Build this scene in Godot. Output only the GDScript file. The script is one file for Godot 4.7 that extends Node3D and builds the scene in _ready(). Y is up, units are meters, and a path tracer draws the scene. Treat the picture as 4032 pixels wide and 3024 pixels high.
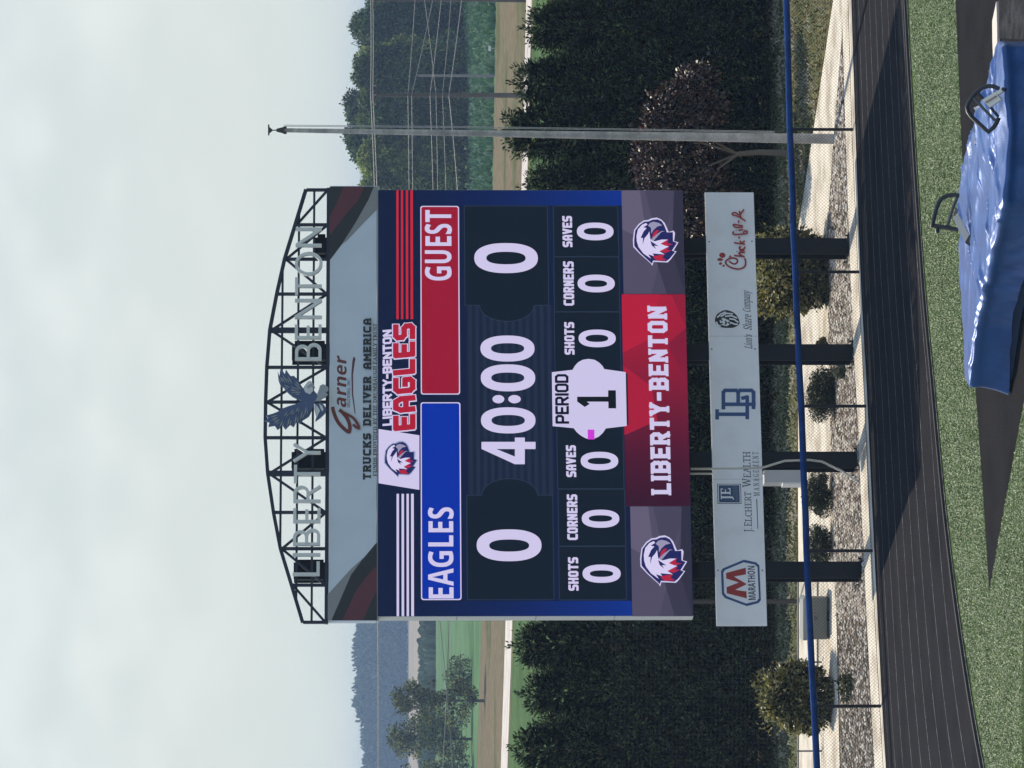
extends Node3D
# A football-field video scoreboard seen from high in the stand, with the camera held on its side.
# Metres; y up; the camera stands above the origin and looks along -z.

var taken := {}
var mats := {}
var rng := RandomNumberGenerator.new()

# ---------------------------------------------------------------- mesh building
class MB:
	var v := PackedVector3Array()
	var n := PackedVector3Array()
	var c := PackedColorArray()
	var uv := PackedVector2Array()
	var i := PackedInt32Array()
	var col := Color.WHITE
	var t := Transform3D()
	func vert(p: Vector3, nn: Vector3, u := Vector2.ZERO) -> int:
		v.append(t * p); n.append((t.basis * nn).normalized()); c.append(col); uv.append(u)
		return v.size() - 1
	func tri(a: Vector3, b: Vector3, d: Vector3) -> void:      # counter-clockwise seen from the front
		var nn := (b - a).cross(d - a).normalized()
		var k := vert(a, nn)
		vert(b, nn); vert(d, nn)
		i.append_array([k, k + 2, k + 1])
	func quad(a: Vector3, b: Vector3, d: Vector3, e: Vector3) -> void:
		var nn := (d - a).cross(e - b).normalized()
		var k := vert(a, nn, Vector2(0, 1))
		vert(b, nn, Vector2(1, 1)); vert(d, nn, Vector2(1, 0)); vert(e, nn, Vector2(0, 0))
		i.append_array([k, k + 2, k + 1, k, k + 3, k + 2])
	func box(lo: Vector3, hi: Vector3) -> void:
		var a := lo; var b := hi
		quad(Vector3(a.x, a.y, b.z), Vector3(b.x, a.y, b.z), Vector3(b.x, b.y, b.z), Vector3(a.x, b.y, b.z))
		quad(Vector3(b.x, a.y, a.z), Vector3(a.x, a.y, a.z), Vector3(a.x, b.y, a.z), Vector3(b.x, b.y, a.z))
		quad(Vector3(a.x, a.y, a.z), Vector3(a.x, a.y, b.z), Vector3(a.x, b.y, b.z), Vector3(a.x, b.y, a.z))
		quad(Vector3(b.x, a.y, b.z), Vector3(b.x, a.y, a.z), Vector3(b.x, b.y, a.z), Vector3(b.x, b.y, b.z))
		quad(Vector3(a.x, b.y, b.z), Vector3(b.x, b.y, b.z), Vector3(b.x, b.y, a.z), Vector3(a.x, b.y, a.z))
		quad(Vector3(a.x, a.y, a.z), Vector3(b.x, a.y, a.z), Vector3(b.x, a.y, b.z), Vector3(a.x, a.y, b.z))
	# a square bar between two points
	func bar(a: Vector3, b: Vector3, w: float, depth: float, up := Vector3(0, 0, 1)) -> void:
		var z := (b - a).normalized()
		var x := up.cross(z).normalized() * w * 0.5
		var y := z.cross(x).normalized() * depth * 0.5
		var p := [a - x - y, a + x - y, a + x + y, a - x + y]
		var q := [b - x - y, b + x - y, b + x + y, b - x + y]
		for k in 4:
			quad(p[k], p[(k + 1) % 4], q[(k + 1) % 4], q[k])
		quad(p[3], p[2], p[1], p[0]); quad(q[0], q[1], q[2], q[3])
	# a round tube along points
	func tube(pts: Array, r0: float, r1: float, sides := 8, caps := true) -> void:
		var m := pts.size()
		var first := -1
		var side := Vector3.ZERO
		for k in m:
			var dir: Vector3 = (pts[mini(k + 1, m - 1)] - pts[maxi(k - 1, 0)]).normalized()
			if side == Vector3.ZERO:
				side = dir.cross(Vector3.UP if absf(dir.y) < 0.9 else Vector3.RIGHT).normalized()
			side = (side - dir * side.dot(dir)).normalized()
			var other := dir.cross(side)
			var r := lerpf(r0, r1, float(k) / (m - 1))
			for s in sides:
				var a := TAU * s / sides
				var nn := side * cos(a) + other * sin(a)
				var id := vert(pts[k] + nn * r, nn)
				if first < 0: first = id
		for k in m - 1:
			for s in sides:
				var a := first + k * sides + s
				var b := first + k * sides + (s + 1) % sides
				i.append_array([a, b + sides, b, a, a + sides, b + sides])
		if caps:
			for e in [0, m - 1]:
				var dir: Vector3 = (pts[1] - pts[0]).normalized() * -1.0 if e == 0 else (pts[m - 1] - pts[m - 2]).normalized()
				var ce := vert(pts[e], dir)
				for s in sides:
					var p1: Vector3 = v[first + e * sides + s]
					var p2: Vector3 = v[first + e * sides + (s + 1) % sides]
					var k1 := v.size()
					v.append(p1); n.append(t.basis * dir); c.append(col); uv.append(Vector2.ZERO)
					v.append(p2); n.append(t.basis * dir); c.append(col); uv.append(Vector2.ZERO)
					if e == 0: i.append_array([ce, k1, k1 + 1])
					else: i.append_array([ce, k1 + 1, k1])
	# a flat polygon in the xy plane facing +z
	func flat(p: PackedVector2Array, z: float) -> void:
		var ids := Geometry2D.triangulate_polygon(p)
		var k := v.size()
		for q in p:
			vert(Vector3(q.x, q.y, z), Vector3(0, 0, 1), Vector2(q.x, q.y))
		for j in range(0, ids.size(), 3):
			var a := p[ids[j]]; var b := p[ids[j + 1]]; var d := p[ids[j + 2]]
			if (b - a).cross(d - a) > 0: i.append_array([k + ids[j], k + ids[j + 2], k + ids[j + 1]])
			else: i.append_array([k + ids[j], k + ids[j + 1], k + ids[j + 2]])
	# a polygon in the xy plane given thickness from z0 (back) to z1 (front)
	func prism(p: PackedVector2Array, z0: float, z1: float) -> void:
		if Geometry2D.is_polygon_clockwise(p):
			p = p.duplicate(); p.reverse()
		# (is_polygon_clockwise works for y down, so p now runs clockwise for y up or not; test directly)
		var area := 0.0
		for k in p.size():
			area += p[k].cross(p[(k + 1) % p.size()])
		if area < 0: p.reverse()
		flat(p, z1)
		var ids := Geometry2D.triangulate_polygon(p)
		for j in range(0, ids.size(), 3):
			var a := p[ids[j]]; var b := p[ids[j + 1]]; var d := p[ids[j + 2]]
			if (b - a).cross(d - a) > 0: tri(Vector3(a.x, a.y, z0), Vector3(d.x, d.y, z0), Vector3(b.x, b.y, z0))
			else: tri(Vector3(a.x, a.y, z0), Vector3(b.x, b.y, z0), Vector3(d.x, d.y, z0))
		for k in p.size():
			var a := p[k]; var b := p[(k + 1) % p.size()]
			quad(Vector3(a.x, a.y, z0), Vector3(b.x, b.y, z0), Vector3(b.x, b.y, z1), Vector3(a.x, a.y, z1))
	# a flat ring between two outlines with the same number of points
	func ring(p: PackedVector2Array, q: PackedVector2Array, z: float) -> void:
		var m := p.size()
		for k in m:
			var a := p[k]; var b := p[(k + 1) % m]; var d := q[(k + 1) % m]; var e := q[k]
			var k0 := v.size()
			for w in [a, b, d, e]:
				vert(Vector3(w.x, w.y, z), Vector3(0, 0, 1), w)
			if (b - a).cross(d - a) > 0: i.append_array([k0, k0 + 2, k0 + 1, k0, k0 + 3, k0 + 2])
			else: i.append_array([k0, k0 + 1, k0 + 2, k0, k0 + 2, k0 + 3])
	# a level polygon in x and z at height y, facing up
	func ground(p: PackedVector2Array, y: float) -> void:
		var ids := Geometry2D.triangulate_polygon(p)
		var k := v.size()
		for q in p:
			vert(Vector3(q.x, y, q.y), Vector3.UP)
		for j in range(0, ids.size(), 3):
			var a := p[ids[j]]; var b := p[ids[j + 1]]; var d := p[ids[j + 2]]
			if (b - a).cross(d - a) > 0: i.append_array([k + ids[j], k + ids[j + 1], k + ids[j + 2]])
			else: i.append_array([k + ids[j], k + ids[j + 2], k + ids[j + 1]])
	# turn every face so that it runs clockwise seen along its normals
	func fix() -> void:
		for k in range(0, i.size(), 3):
			var a := v[i[k]]; var b := v[i[k + 1]]; var d := v[i[k + 2]]
			if (b - a).cross(d - a).dot(n[i[k]] + n[i[k + 1]] + n[i[k + 2]]) > 0.0:
				var w := i[k + 1]
				i[k + 1] = i[k + 2]; i[k + 2] = w
	func mesh() -> ArrayMesh:
		var a := []
		a.resize(Mesh.ARRAY_MAX)
		a[Mesh.ARRAY_VERTEX] = v; a[Mesh.ARRAY_NORMAL] = n; a[Mesh.ARRAY_COLOR] = c; a[Mesh.ARRAY_TEX_UV] = uv; a[Mesh.ARRAY_INDEX] = i
		var m := ArrayMesh.new()
		m.add_surface_from_arrays(Mesh.PRIMITIVE_TRIANGLES, a)
		return m

# ---------------------------------------------------------------- naming and placing
func numbered(called: String) -> String:
	taken[called] = taken.get(called, 0) + 1
	return called if taken[called] == 1 else "%s_%03d" % [called, taken[called] - 1]

func put(called: String, mesh: Mesh, m: Material, parent: Node = self) -> MeshInstance3D:
	var o := MeshInstance3D.new()
	o.mesh = mesh
	o.material_override = m
	o.name = numbered(called) if parent == self else called
	if parent != self and parent.has_node(NodePath(called)):
		var k := 1
		while parent.has_node(NodePath("%s_%03d" % [called, k])): k += 1
		o.name = "%s_%03d" % [called, k]
	parent.add_child(o, true)
	return o

func obj(called: String, b: MB, m: Material, parent: Node = self) -> MeshInstance3D:
	return put(called, b.mesh(), m, parent)

func tag(o: Node, label: String, category: String, group := "") -> Node:
	o.set_meta("label", label); o.set_meta("category", category)
	if group: o.set_meta("group", group)
	return o

func thing(called: String, label: String, category: String, at := Vector3.ZERO, turn := 0.0, group := "") -> Node3D:
	var o := Node3D.new()
	o.name = numbered(called)
	add_child(o)
	o.position = at; o.rotation.y = turn
	tag(o, label, category, group)
	return o

func copy(src: Node3D, called: String, label: String, at: Vector3, turn := 0.0, size := 1.0) -> Node3D:
	var o: Node3D = src.duplicate()
	o.name = numbered(called)
	add_child(o)
	o.position = at; o.rotation.y = turn; o.scale = Vector3.ONE * size
	o.set_meta("label", label)
	return o

func struct(called: String, b: MB, m: Material) -> MeshInstance3D:
	var o := obj(called, b, m)
	o.set_meta("kind", "structure")
	return o

func multi(called: String, mesh: Mesh, m: Material, where: Array, tints: Array, parent: Node = self) -> MultiMeshInstance3D:
	var mm := MultiMesh.new()
	mm.transform_format = MultiMesh.TRANSFORM_3D
	mm.use_colors = tints.size() > 0
	mm.mesh = mesh
	mm.instance_count = where.size()
	for k in where.size():
		mm.set_instance_transform(k, where[k])
		if tints.size(): mm.set_instance_color(k, tints[k])
	var o := MultiMeshInstance3D.new()
	o.multimesh = mm
	o.material_override = m
	o.name = numbered(called) if parent == self else called
	parent.add_child(o, true)
	o.set_meta("kind", "stuff")
	return o

# ---------------------------------------------------------------- materials
func lin(r: float, g: float, b: float) -> Color:
	return Color(r, g, b).linear_to_srgb()

func plain(called: String, c: Color, rough := 0.8, metal := 0.0, spec := 0.5) -> StandardMaterial3D:
	if mats.has(called): return mats[called]
	var m := StandardMaterial3D.new()
	m.resource_name = called
	m.albedo_color = c; m.roughness = rough; m.metallic = metal; m.metallic_specular = spec
	mats[called] = m
	return m

func vcol(called: String, rough := 0.8, spec := 0.3, back := Color.BLACK) -> StandardMaterial3D:
	if mats.has(called): return mats[called]
	var m := plain(called, Color.WHITE, rough, 0.0, spec)
	m.vertex_color_use_as_albedo = true
	if back != Color.BLACK:
		m.backlight_enabled = true; m.backlight = back
	return m

# what the screen shows: light given off, black when it is off
func glow(c: Color) -> StandardMaterial3D:
	var key := "glow" + c.to_html()
	if mats.has(key): return mats[key]
	var m := plain(key, lin(0.004, 0.004, 0.005), 0.9, 0.0, 0.0)
	m.emission_enabled = true
	m.emission = c
	m.emission_energy_multiplier = SCREEN
	return m

func noise_tex(freq: float, octaves: int, ramp: Array, size := 512, sd := 1, kind := FastNoiseLite.TYPE_SIMPLEX_SMOOTH) -> NoiseTexture2D:
	var nz := FastNoiseLite.new()
	nz.noise_type = kind
	nz.frequency = freq; nz.fractal_octaves = octaves; nz.seed = sd
	nz.fractal_type = FastNoiseLite.FRACTAL_FBM if octaves > 1 else FastNoiseLite.FRACTAL_NONE
	var t := NoiseTexture2D.new()
	t.width = size; t.height = size; t.seamless = true; t.noise = nz
	if ramp.size():
		var g := Gradient.new()
		g.offsets = PackedFloat32Array(ramp[0]); g.colors = PackedColorArray(ramp[1])
		t.color_ramp = g
	return t

# ground-like material: a fine colour pattern and a coarse one laid over it, both in world space, and relief
func earth(called: String, fine: Array, f_scale: float, coarse: Array, c_scale: float, relief := 0.0, rough := 0.9, sd := 1) -> StandardMaterial3D:
	var m := plain(called, Color.WHITE, rough, 0.0, 0.3)
	m.metallic_specular = 0.12
	m.albedo_texture = noise_tex(0.03, 4, fine, 512, sd)
	m.uv1_triplanar = true; m.uv1_world_triplanar = true
	m.uv1_scale = Vector3.ONE * f_scale
	m.detail_enabled = true
	m.detail_blend_mode = BaseMaterial3D.BLEND_MODE_MUL
	m.detail_albedo = noise_tex(0.012, 5, coarse, 512, sd + 50)
	m.detail_uv_layer = BaseMaterial3D.DETAIL_UV_2
	m.uv2_triplanar = true; m.uv2_world_triplanar = true
	m.uv2_scale = Vector3.ONE * c_scale
	if relief > 0.0:
		m.heightmap_enabled = true
		m.heightmap_texture = noise_tex(0.06, 3, [], 512, sd + 90)
		m.heightmap_scale = relief
	return m

func pts(a: Array) -> PackedVector2Array:                       # centimetres to metres
	var p := PackedVector2Array()
	for k in range(0, a.size(), 2):
		p.append(Vector2(a[k], a[k + 1]) * 0.01)
	return p

func xz(a: Array) -> PackedVector2Array:
	var p := PackedVector2Array()
	for k in range(0, a.size(), 2):
		p.append(Vector2(a[k], a[k + 1]))
	return p

func smooth_line(p: PackedVector2Array, steps := 6) -> PackedVector2Array:
	var o := PackedVector2Array()
	for k in p.size() - 1:
		for s in steps:
			o.append(p[k].cubic_interpolate(p[k + 1], p[maxi(k - 1, 0)], p[mini(k + 2, p.size() - 1)], float(s) / steps))
	o.append(p[p.size() - 1])
	return o

# ---------------------------------------------------------------- lettering
const LETTERS := {
	"A": [[0, 0, 0, .7, .22, 1, .78, 1, 1, .7, 1, 0], [0, .4, 1, .4]],
	"B": [[0, 0, 0, 1, .8, 1, 1, .86, 1, .64, .86, .5, 0, .5], [.86, .5, 1, .36, 1, .14, .8, 0, 0, 0]],
	"C": [[1, 1, .2, 1, 0, .85, 0, .15, .2, 0, 1, 0]],
	"D": [[0, 0, 0, 1, .76, 1, 1, .82, 1, .18, .76, 0, 0, 0]],
	"E": [[1, 1, 0, 1, 0, 0, 1, 0], [0, .5, .8, .5]],
	"F": [[1, 1, 0, 1, 0, 0], [0, .5, .8, .5]],
	"G": [[1, 1, .2, 1, 0, .85, 0, .15, .2, 0, .8, 0, 1, .15, 1, .45, .6, .45]],
	"H": [[0, 0, 0, 1], [1, 0, 1, 1], [0, .5, 1, .5]],
	"I": [[.5, 0, .5, 1]],
	"K": [[0, 0, 0, 1], [1, 1, 0, .42], [.36, .6, 1, 0]],
	"L": [[0, 1, 0, 0, 1, 0]],
	"M": [[0, 0, 0, 1, .5, .4, 1, 1, 1, 0]],
	"N": [[0, 0, 0, 1, 1, 0, 1, 1]],
	"O": [[.2, 0, 0, .15, 0, .85, .2, 1, .8, 1, 1, .85, 1, .15, .8, 0, .2, 0]],
	"P": [[0, 0, 0, 1, .8, 1, 1, .86, 1, .58, .8, .44, 0, .44]],
	"R": [[0, 0, 0, 1, .8, 1, 1, .86, 1, .6, .8, .46, 0, .46], [.5, .46, 1, 0]],
	"S": [[1, 1, .2, 1, 0, .88, 0, .62, .2, .5, .8, .5, 1, .38, 1, .12, .8, 0, 0, 0]],
	"T": [[0, 1, 1, 1], [.5, 1, .5, 0]],
	"U": [[0, 1, 0, .15, .2, 0, .8, 0, 1, .15, 1, 1]],
	"V": [[0, 1, .5, 0, 1, 1]],
	"W": [[0, 1, .25, 0, .5, .7, .75, 0, 1, 1]],
	"Y": [[0, 1, .5, .48, 1, 1], [.5, .48, .5, 0]],
	"-": [[0, .5, 1, .5]],
}
const WIDE := {"I": 0.12, "-": 0.55, "M": 1.25, "W": 1.35, " ": 0.6, "L": 0.85, "E": 0.9, "F": 0.9}

# thick lines as flat pieces, each a hair in front of the one before so that none share a plane
func strokes(b: MB, line: PackedVector2Array, w: float, z: float, depth := 0.0, step := 0.0004) -> float:
	for k in line.size() - 1:
		var a := line[k]; var e := line[k + 1]
		var u := (e - a)
		if u.length() < 0.0001: continue
		u = u.normalized()
		var s := Vector2(-u.y, u.x) * w * 0.5
		var a2 := a; var e2 := e
		if k > 0 or line[0].distance_to(line[line.size() - 1]) < 0.001: a2 -= u * w * 0.32
		if k < line.size() - 2 or line[0].distance_to(line[line.size() - 1]) < 0.001: e2 += u * w * 0.32
		var quad := PackedVector2Array([a2 - s, e2 - s, e2 + s, a2 + s])
		if depth > 0.0: b.prism(quad, z - depth, z)
		else: b.flat(quad, z)
		z += step
	return z

# block lettering fitted into a box [left, bottom, right, top] in centimetres
func block_text(b: MB, text: String, r: Array, w: float, z: float, serif := 0.0, slant := 0.0, gap := 0.32, drawn := 0.0) -> void:
	var dw := drawn if drawn > 0.0 else w
	var total := 0.0
	for ch in text:
		total += WIDE.get(ch, 1.0)
	var h: float = (r[3] - r[1]) * 0.01
	var full: float = (r[2] - r[0]) * 0.01
	# width = unit * total + (w + gap) between letters
	var sep := w * (1.0 + gap) + serif * 2.0
	var unit := (full - sep * (text.length() - 1) - w - serif * 2.0 - slant * h) / total
	var x: float = r[0] * 0.01 + w * 0.5 + serif
	var y: float = r[1] * 0.01
	for ch in text:
		var cw: float = WIDE.get(ch, 1.0) * unit
		if LETTERS.has(ch):
			for ln in LETTERS[ch]:
				var p := PackedVector2Array()
				for k in range(0, ln.size(), 2):
					var py: float = w * 0.5 + float(ln[k + 1]) * (h - w)
					p.append(Vector2(x + float(ln[k]) * cw + py * slant, y + py))
				var first := p[0]; var last := p[p.size() - 1]
				# square ends: run free ends on by half the width
				var closed := first.distance_to(last) < 0.001
				if not closed:
					p[0] = first + (first - p[1]).normalized() * dw * 0.5
					p[p.size() - 1] = last + (last - p[p.size() - 2]).normalized() * dw * 0.5
				z = strokes(b, p, dw, z)
				if serif > 0.0:
					for k in range(0, ln.size(), 2):
						var e: float = ln[k + 1]
						var low := e < 0.01; var high := e > 0.99
						var edge: bool = (k == 0 or k == ln.size() - 2) and not (ch in "ECGSOF")
						var stem: bool = float(ln[k]) < 0.01 and ch in "BDEFPRL"
						if (low or high) and (edge or stem) and not (ch == "L" and float(ln[k]) > 0.9) and not (ch == "T" and high) and not (ch in "BD" and float(ln[k]) > 0.5):
							var cx: float = x + float(ln[k]) * cw
							var sy := y + (w * 0.32 if low else h - w * 0.32)
							z = strokes(b, PackedVector2Array([Vector2(cx - w * 0.5 - serif, sy), Vector2(cx + w * 0.5 + serif, sy)]), w * 0.64, z)
		x += cw + sep

var text_cache := {}
# lettering in one of the fonts, squeezed to fit a box in centimetres
func font_text(b: MB, text: String, r: Array, z: float, serif_font := false, bold := false, slant := 0.0) -> void:
	var key := text + str(serif_font) + str(bold)
	if not text_cache.has(key):
		var f := SystemFont.new()
		f.font_names = PackedStringArray(["Droid Serif" if serif_font else "Droid Sans"])
		f.font_weight = 700 if bold else 400
		var tm := TextMesh.new()
		tm.font = f; tm.font_size = 64; tm.pixel_size = 0.01; tm.depth = 0.0; tm.curve_step = 2.0
		tm.text = text
		text_cache[key] = tm.get_mesh_arrays()
	var a: Array = text_cache[key]
	var vs: PackedVector3Array = a[Mesh.ARRAY_VERTEX]
	var ids: PackedInt32Array = a[Mesh.ARRAY_INDEX] if a[Mesh.ARRAY_INDEX] != null else PackedInt32Array(range(vs.size()))
	var lo := Vector2(1e9, 1e9); var hi := -lo
	for p in vs:
		var x := p.x + p.y * slant
		lo = Vector2(minf(lo.x, x), minf(lo.y, p.y)); hi = Vector2(maxf(hi.x, x), maxf(hi.y, p.y))
	var k := b.v.size()
	for p in vs:
		b.vert(Vector3(lerpf(r[0], r[2], (p.x + p.y * slant - lo.x) / (hi.x - lo.x)) * 0.01, lerpf(r[1], r[3], (p.y - lo.y) / (hi.y - lo.y)) * 0.01, z), Vector3(0, 0, 1))
	for j in range(0, ids.size(), 3):
		var p := b.v[k + ids[j]]; var q := b.v[k + ids[j + 1]]; var s := b.v[k + ids[j + 2]]
		if (q - p).cross(s - p).z > 0: b.i.append_array([k + ids[j], k + ids[j + 2], k + ids[j + 1]])
		else: b.i.append_array([k + ids[j], k + ids[j + 1], k + ids[j + 2]])

# the narrow figure nought: two rounded outlines
func nought(b: MB, o: Array, q: Array, z: float) -> void:
	var p1 := PackedVector2Array(); var p2 := PackedVector2Array()
	for k in 40:
		var a := TAU * k / 40.0
		for w in [[o, p1], [q, p2]]:
			var r: Array = w[0]
			var cs := cos(a); var sn := sin(a)
			var e := 0.86
			w[1].append(Vector2((r[0] + r[2]) * 0.5 + (r[2] - r[0]) * 0.5 * signf(cs) * pow(absf(cs), e), (r[1] + r[3]) * 0.5 + (r[3] - r[1]) * 0.5 * signf(sn) * pow(absf(sn), e)) * 0.01)
	for k in 40:
		pass
	b.ring(p1, p2, z)

func disc(b: MB, r: Array, z: float) -> void:
	var p := PackedVector2Array()
	for k in 24:
		p.append(Vector2((r[0] + r[2]) * 0.5 + (r[2] - r[0]) * 0.5 * cos(TAU * k / 24), (r[1] + r[3]) * 0.5 + (r[3] - r[1]) * 0.5 * sin(TAU * k / 24)) * 0.01)
	b.flat(p, z)

func rect(r: Array) -> PackedVector2Array:
	return PackedVector2Array([Vector2(r[0], r[1]) * 0.01, Vector2(r[2], r[1]) * 0.01, Vector2(r[2], r[3]) * 0.01, Vector2(r[0], r[3]) * 0.01])

# ---------------------------------------------------------------- the scene
const SCREEN := 0.8
const BOARD_AT := Vector3(-0.315, 0, -71.542)
const BOARD_TURN := 0.2909

func _ready() -> void:
	rng.seed = 7
	# camera, held on its side: its right is the world's down
	var cam := Camera3D.new()
	cam.name = "camera"
	add_child(cam)
	var pitch := 0.034667
	cam.transform = Transform3D(Basis(Vector3(0, -cos(pitch), sin(pitch)), Vector3.RIGHT, Vector3(0, sin(pitch), cos(pitch))), Vector3(0, 9.5, 0))
	cam.fov = 12.345
	cam.near = 0.5; cam.far = 6000.0
	# sky and haze
	var env := Environment.new()
	env.background_mode = Environment.BG_SKY
	env.tonemap_mode = Environment.TONE_MAPPER_LINEAR
	env.tonemap_exposure = 1.25
	env.sky = Sky.new()
	env.sky.sky_material = hazy_sky()
	env.sdfgi_enabled = true; env.ssao_enabled = true; env.ssil_enabled = true
	env.fog_enabled = true
	env.fog_density = 0.00029
	env.fog_light_color = lin(0.47, 0.67, 0.97)
	var we := WorldEnvironment.new()
	we.name = "world_environment"
	we.environment = env
	add_child(we)
	var sun := DirectionalLight3D.new()
	sun.name = "sun"
	sun.light_energy = 1.3
	sun.light_color = Color(1.0, 0.95, 0.87)
	sun.light_angular_distance = 0.5
	sun.shadow_enabled = true
	sun.basis = Basis.looking_at(Vector3(0.233, -0.819, 0.524), Vector3.UP)
	add_child(sun)

	make_ground()
	make_far_fields()
	make_far_trees()
	make_hedge()
	make_power_lines()
	make_yard()
	make_scoreboard()
	make_flagpole()
	make_fence()
	make_landing_mat()

func hazy_sky() -> ProceduralSkyMaterial:
	var m := ProceduralSkyMaterial.new()
	m.sky_top_color = lin(0.24, 0.38, 0.64)
	m.sky_horizon_color = lin(0.628, 0.668, 0.612)
	m.sky_curve = 0.33
	m.ground_horizon_color = lin(0.25, 0.27, 0.24)
	m.ground_bottom_color = lin(0.10, 0.11, 0.09)
	m.sun_angle_max = 25.0
	m.sun_curve = 0.12
	var w := 2048; var h := 1024
	var data := PackedByteArray()
	data.resize(w * h * 4)
	var nz := FastNoiseLite.new()
	nz.noise_type = FastNoiseLite.TYPE_SIMPLEX_SMOOTH
	nz.frequency = 1.5; nz.fractal_octaves = 6; nz.seed = 12; nz.fractal_gain = 0.52
	var big := FastNoiseLite.new()
	big.noise_type = FastNoiseLite.TYPE_SIMPLEX_SMOOTH
	big.frequency = 1.0; big.fractal_octaves = 2; big.seed = 4
	for y in h / 2:
		var up := (0.5 - (y + 0.5) / h) * PI
		var sy := sin(up)
		var fade := 0.25 + 0.75 * smoothstep(0.03, 0.085, sy)
		for x in w:
			var a := (x + 0.5) / w * TAU
			var px := cos(a) * cos(up)
			var pz := sin(a) * cos(up)
			var d := nz.get_noise_3d(px * 16.0, sy * 34.0, pz * 16.0) * 0.5 + 0.5
			var e := big.get_noise_3d(px * 5.0, sy * 13.0, pz * 5.0) * 0.5 + 0.5
			var s := smoothstep(0.38, 0.78, d * 0.72 + e * 0.38) * fade
			var o := (y * w + x) * 4
			data[o] = 236; data[o + 1] = 226; data[o + 2] = 214
			data[o + 3] = int(255.0 * 0.095 * s)
	m.sky_cover = ImageTexture.create_from_image(Image.create_from_data(w, h, false, Image.FORMAT_RGBA8, data))
	m.sky_cover_modulate = Color(1, 1, 1, 1)
	return m

# ---------------------------------------------------------------- ground
func curve_in() -> PackedVector2Array:     # inner edge of the running track
	return smooth_line(xz([16.0, -66.4, 11.5, -65.75, 7.03, -64.75, 2.32, -62.86, 0.05, -61.55, -2.11, -60.21, -4.2, -58.47, -6.12, -56.31, -8.2, -53.2, -10.0, -49.0]))

func curve_out() -> PackedVector2Array:    # its outer edge, where the fence stands
	return smooth_line(xz([16.5, -74.3, 12.0, -73.45, 7.88, -72.55, 2.63, -71.26, 0.06, -70.26, -2.43, -69.4, -4.92, -68.49, -7.33, -67.47, -10.6, -65.6, -14.0, -62.8]))

func between(f: float, g := -1.0) -> PackedVector2Array:
	var a := curve_out(); var b := curve_in()
	var o := PackedVector2Array()
	for k in a.size():
		var t := f
		if g >= 0.0: t = lerpf(f, g, smoothstep(1.0, -7.0, a[k].x))
		o.append(a[k].lerp(b[k], t))
	return o

func ribbon(b: MB, p: PackedVector2Array, w: float, y: float) -> void:
	for k in p.size() - 1:
		var s0 := (p[mini(k + 1, p.size() - 1)] - p[maxi(k - 1, 0)]).normalized().orthogonal() * w * 0.5
		var s1 := (p[mini(k + 2, p.size() - 1)] - p[k]).normalized().orthogonal() * w * 0.5
		var q := [p[k] - s0, p[k] + s0, p[k + 1] + s1, p[k + 1] - s1]
		var c := []
		for u in q: c.append(Vector3(u.x, y, u.y))
		if (c[1] - c[0]).cross(c[2] - c[0]).y > 0: b.quad(c[0], c[1], c[2], c[3])
		else: b.quad(c[3], c[2], c[1], c[0])

func joined(p: PackedVector2Array, q: PackedVector2Array) -> PackedVector2Array:
	var o := p.duplicate()
	var r := q.duplicate()
	r.reverse()
	o.append_array(r)
	return o

func blade(h: float, w: float) -> ArrayMesh:
	var b := MB.new()
	b.quad(Vector3(-w, 0, 0), Vector3(w, 0, 0), Vector3(w * 0.3, h, h * 0.35), Vector3(-w * 0.3, h, h * 0.35))
	b.quad(Vector3(0, 0, -w), Vector3(0, 0, w), Vector3(h * 0.3, h * 0.9, w * 0.3), Vector3(h * 0.3, h * 0.9, -w * 0.3))
	return b.mesh()

func lying_blade(l: float, w: float) -> ArrayMesh:
	var b := MB.new()
	b.quad(Vector3(-w, 0.004, 0), Vector3(-w * .4, l * .42, -l), Vector3(w * .4, l * .42, -l), Vector3(w, 0.004, 0))
	b.quad(Vector3(0, 0.004, -w), Vector3(0, 0.004, w), Vector3(l * .7, l * .55, w * .4), Vector3(l * .7, l * .55, -w * .4))
	return b.mesh()

func scatter(poly: PackedVector2Array, count: int, y: float, lo: float, hi: float, flatness := 1.0) -> Array:
	var r := Rect2(poly[0], Vector2.ZERO)
	for p in poly: r = r.expand(p)
	var o := []
	var tries := 0
	while o.size() < count and tries < count * 20:
		tries += 1
		var p := Vector2(rng.randf_range(r.position.x, r.end.x), rng.randf_range(r.position.y, r.end.y))
		if not Geometry2D.is_point_in_polygon(p, poly): continue
		var s := rng.randf_range(lo, hi)
		o.append(Transform3D(Basis(Vector3.UP, rng.randf() * TAU).scaled(Vector3(s, s * rng.randf_range(0.7, 1.2) * flatness, s)), Vector3(p.x, y, p.y)))
	return o

func tints(n: int, list: Array) -> Array:
	var o := []
	for k in n:
		var c: Color = list[rng.randi() % list.size()]
		var f := rng.randf_range(0.75, 1.25)
		o.append(Color(c.r * f, c.g * f, c.b * f))
	return o

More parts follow.
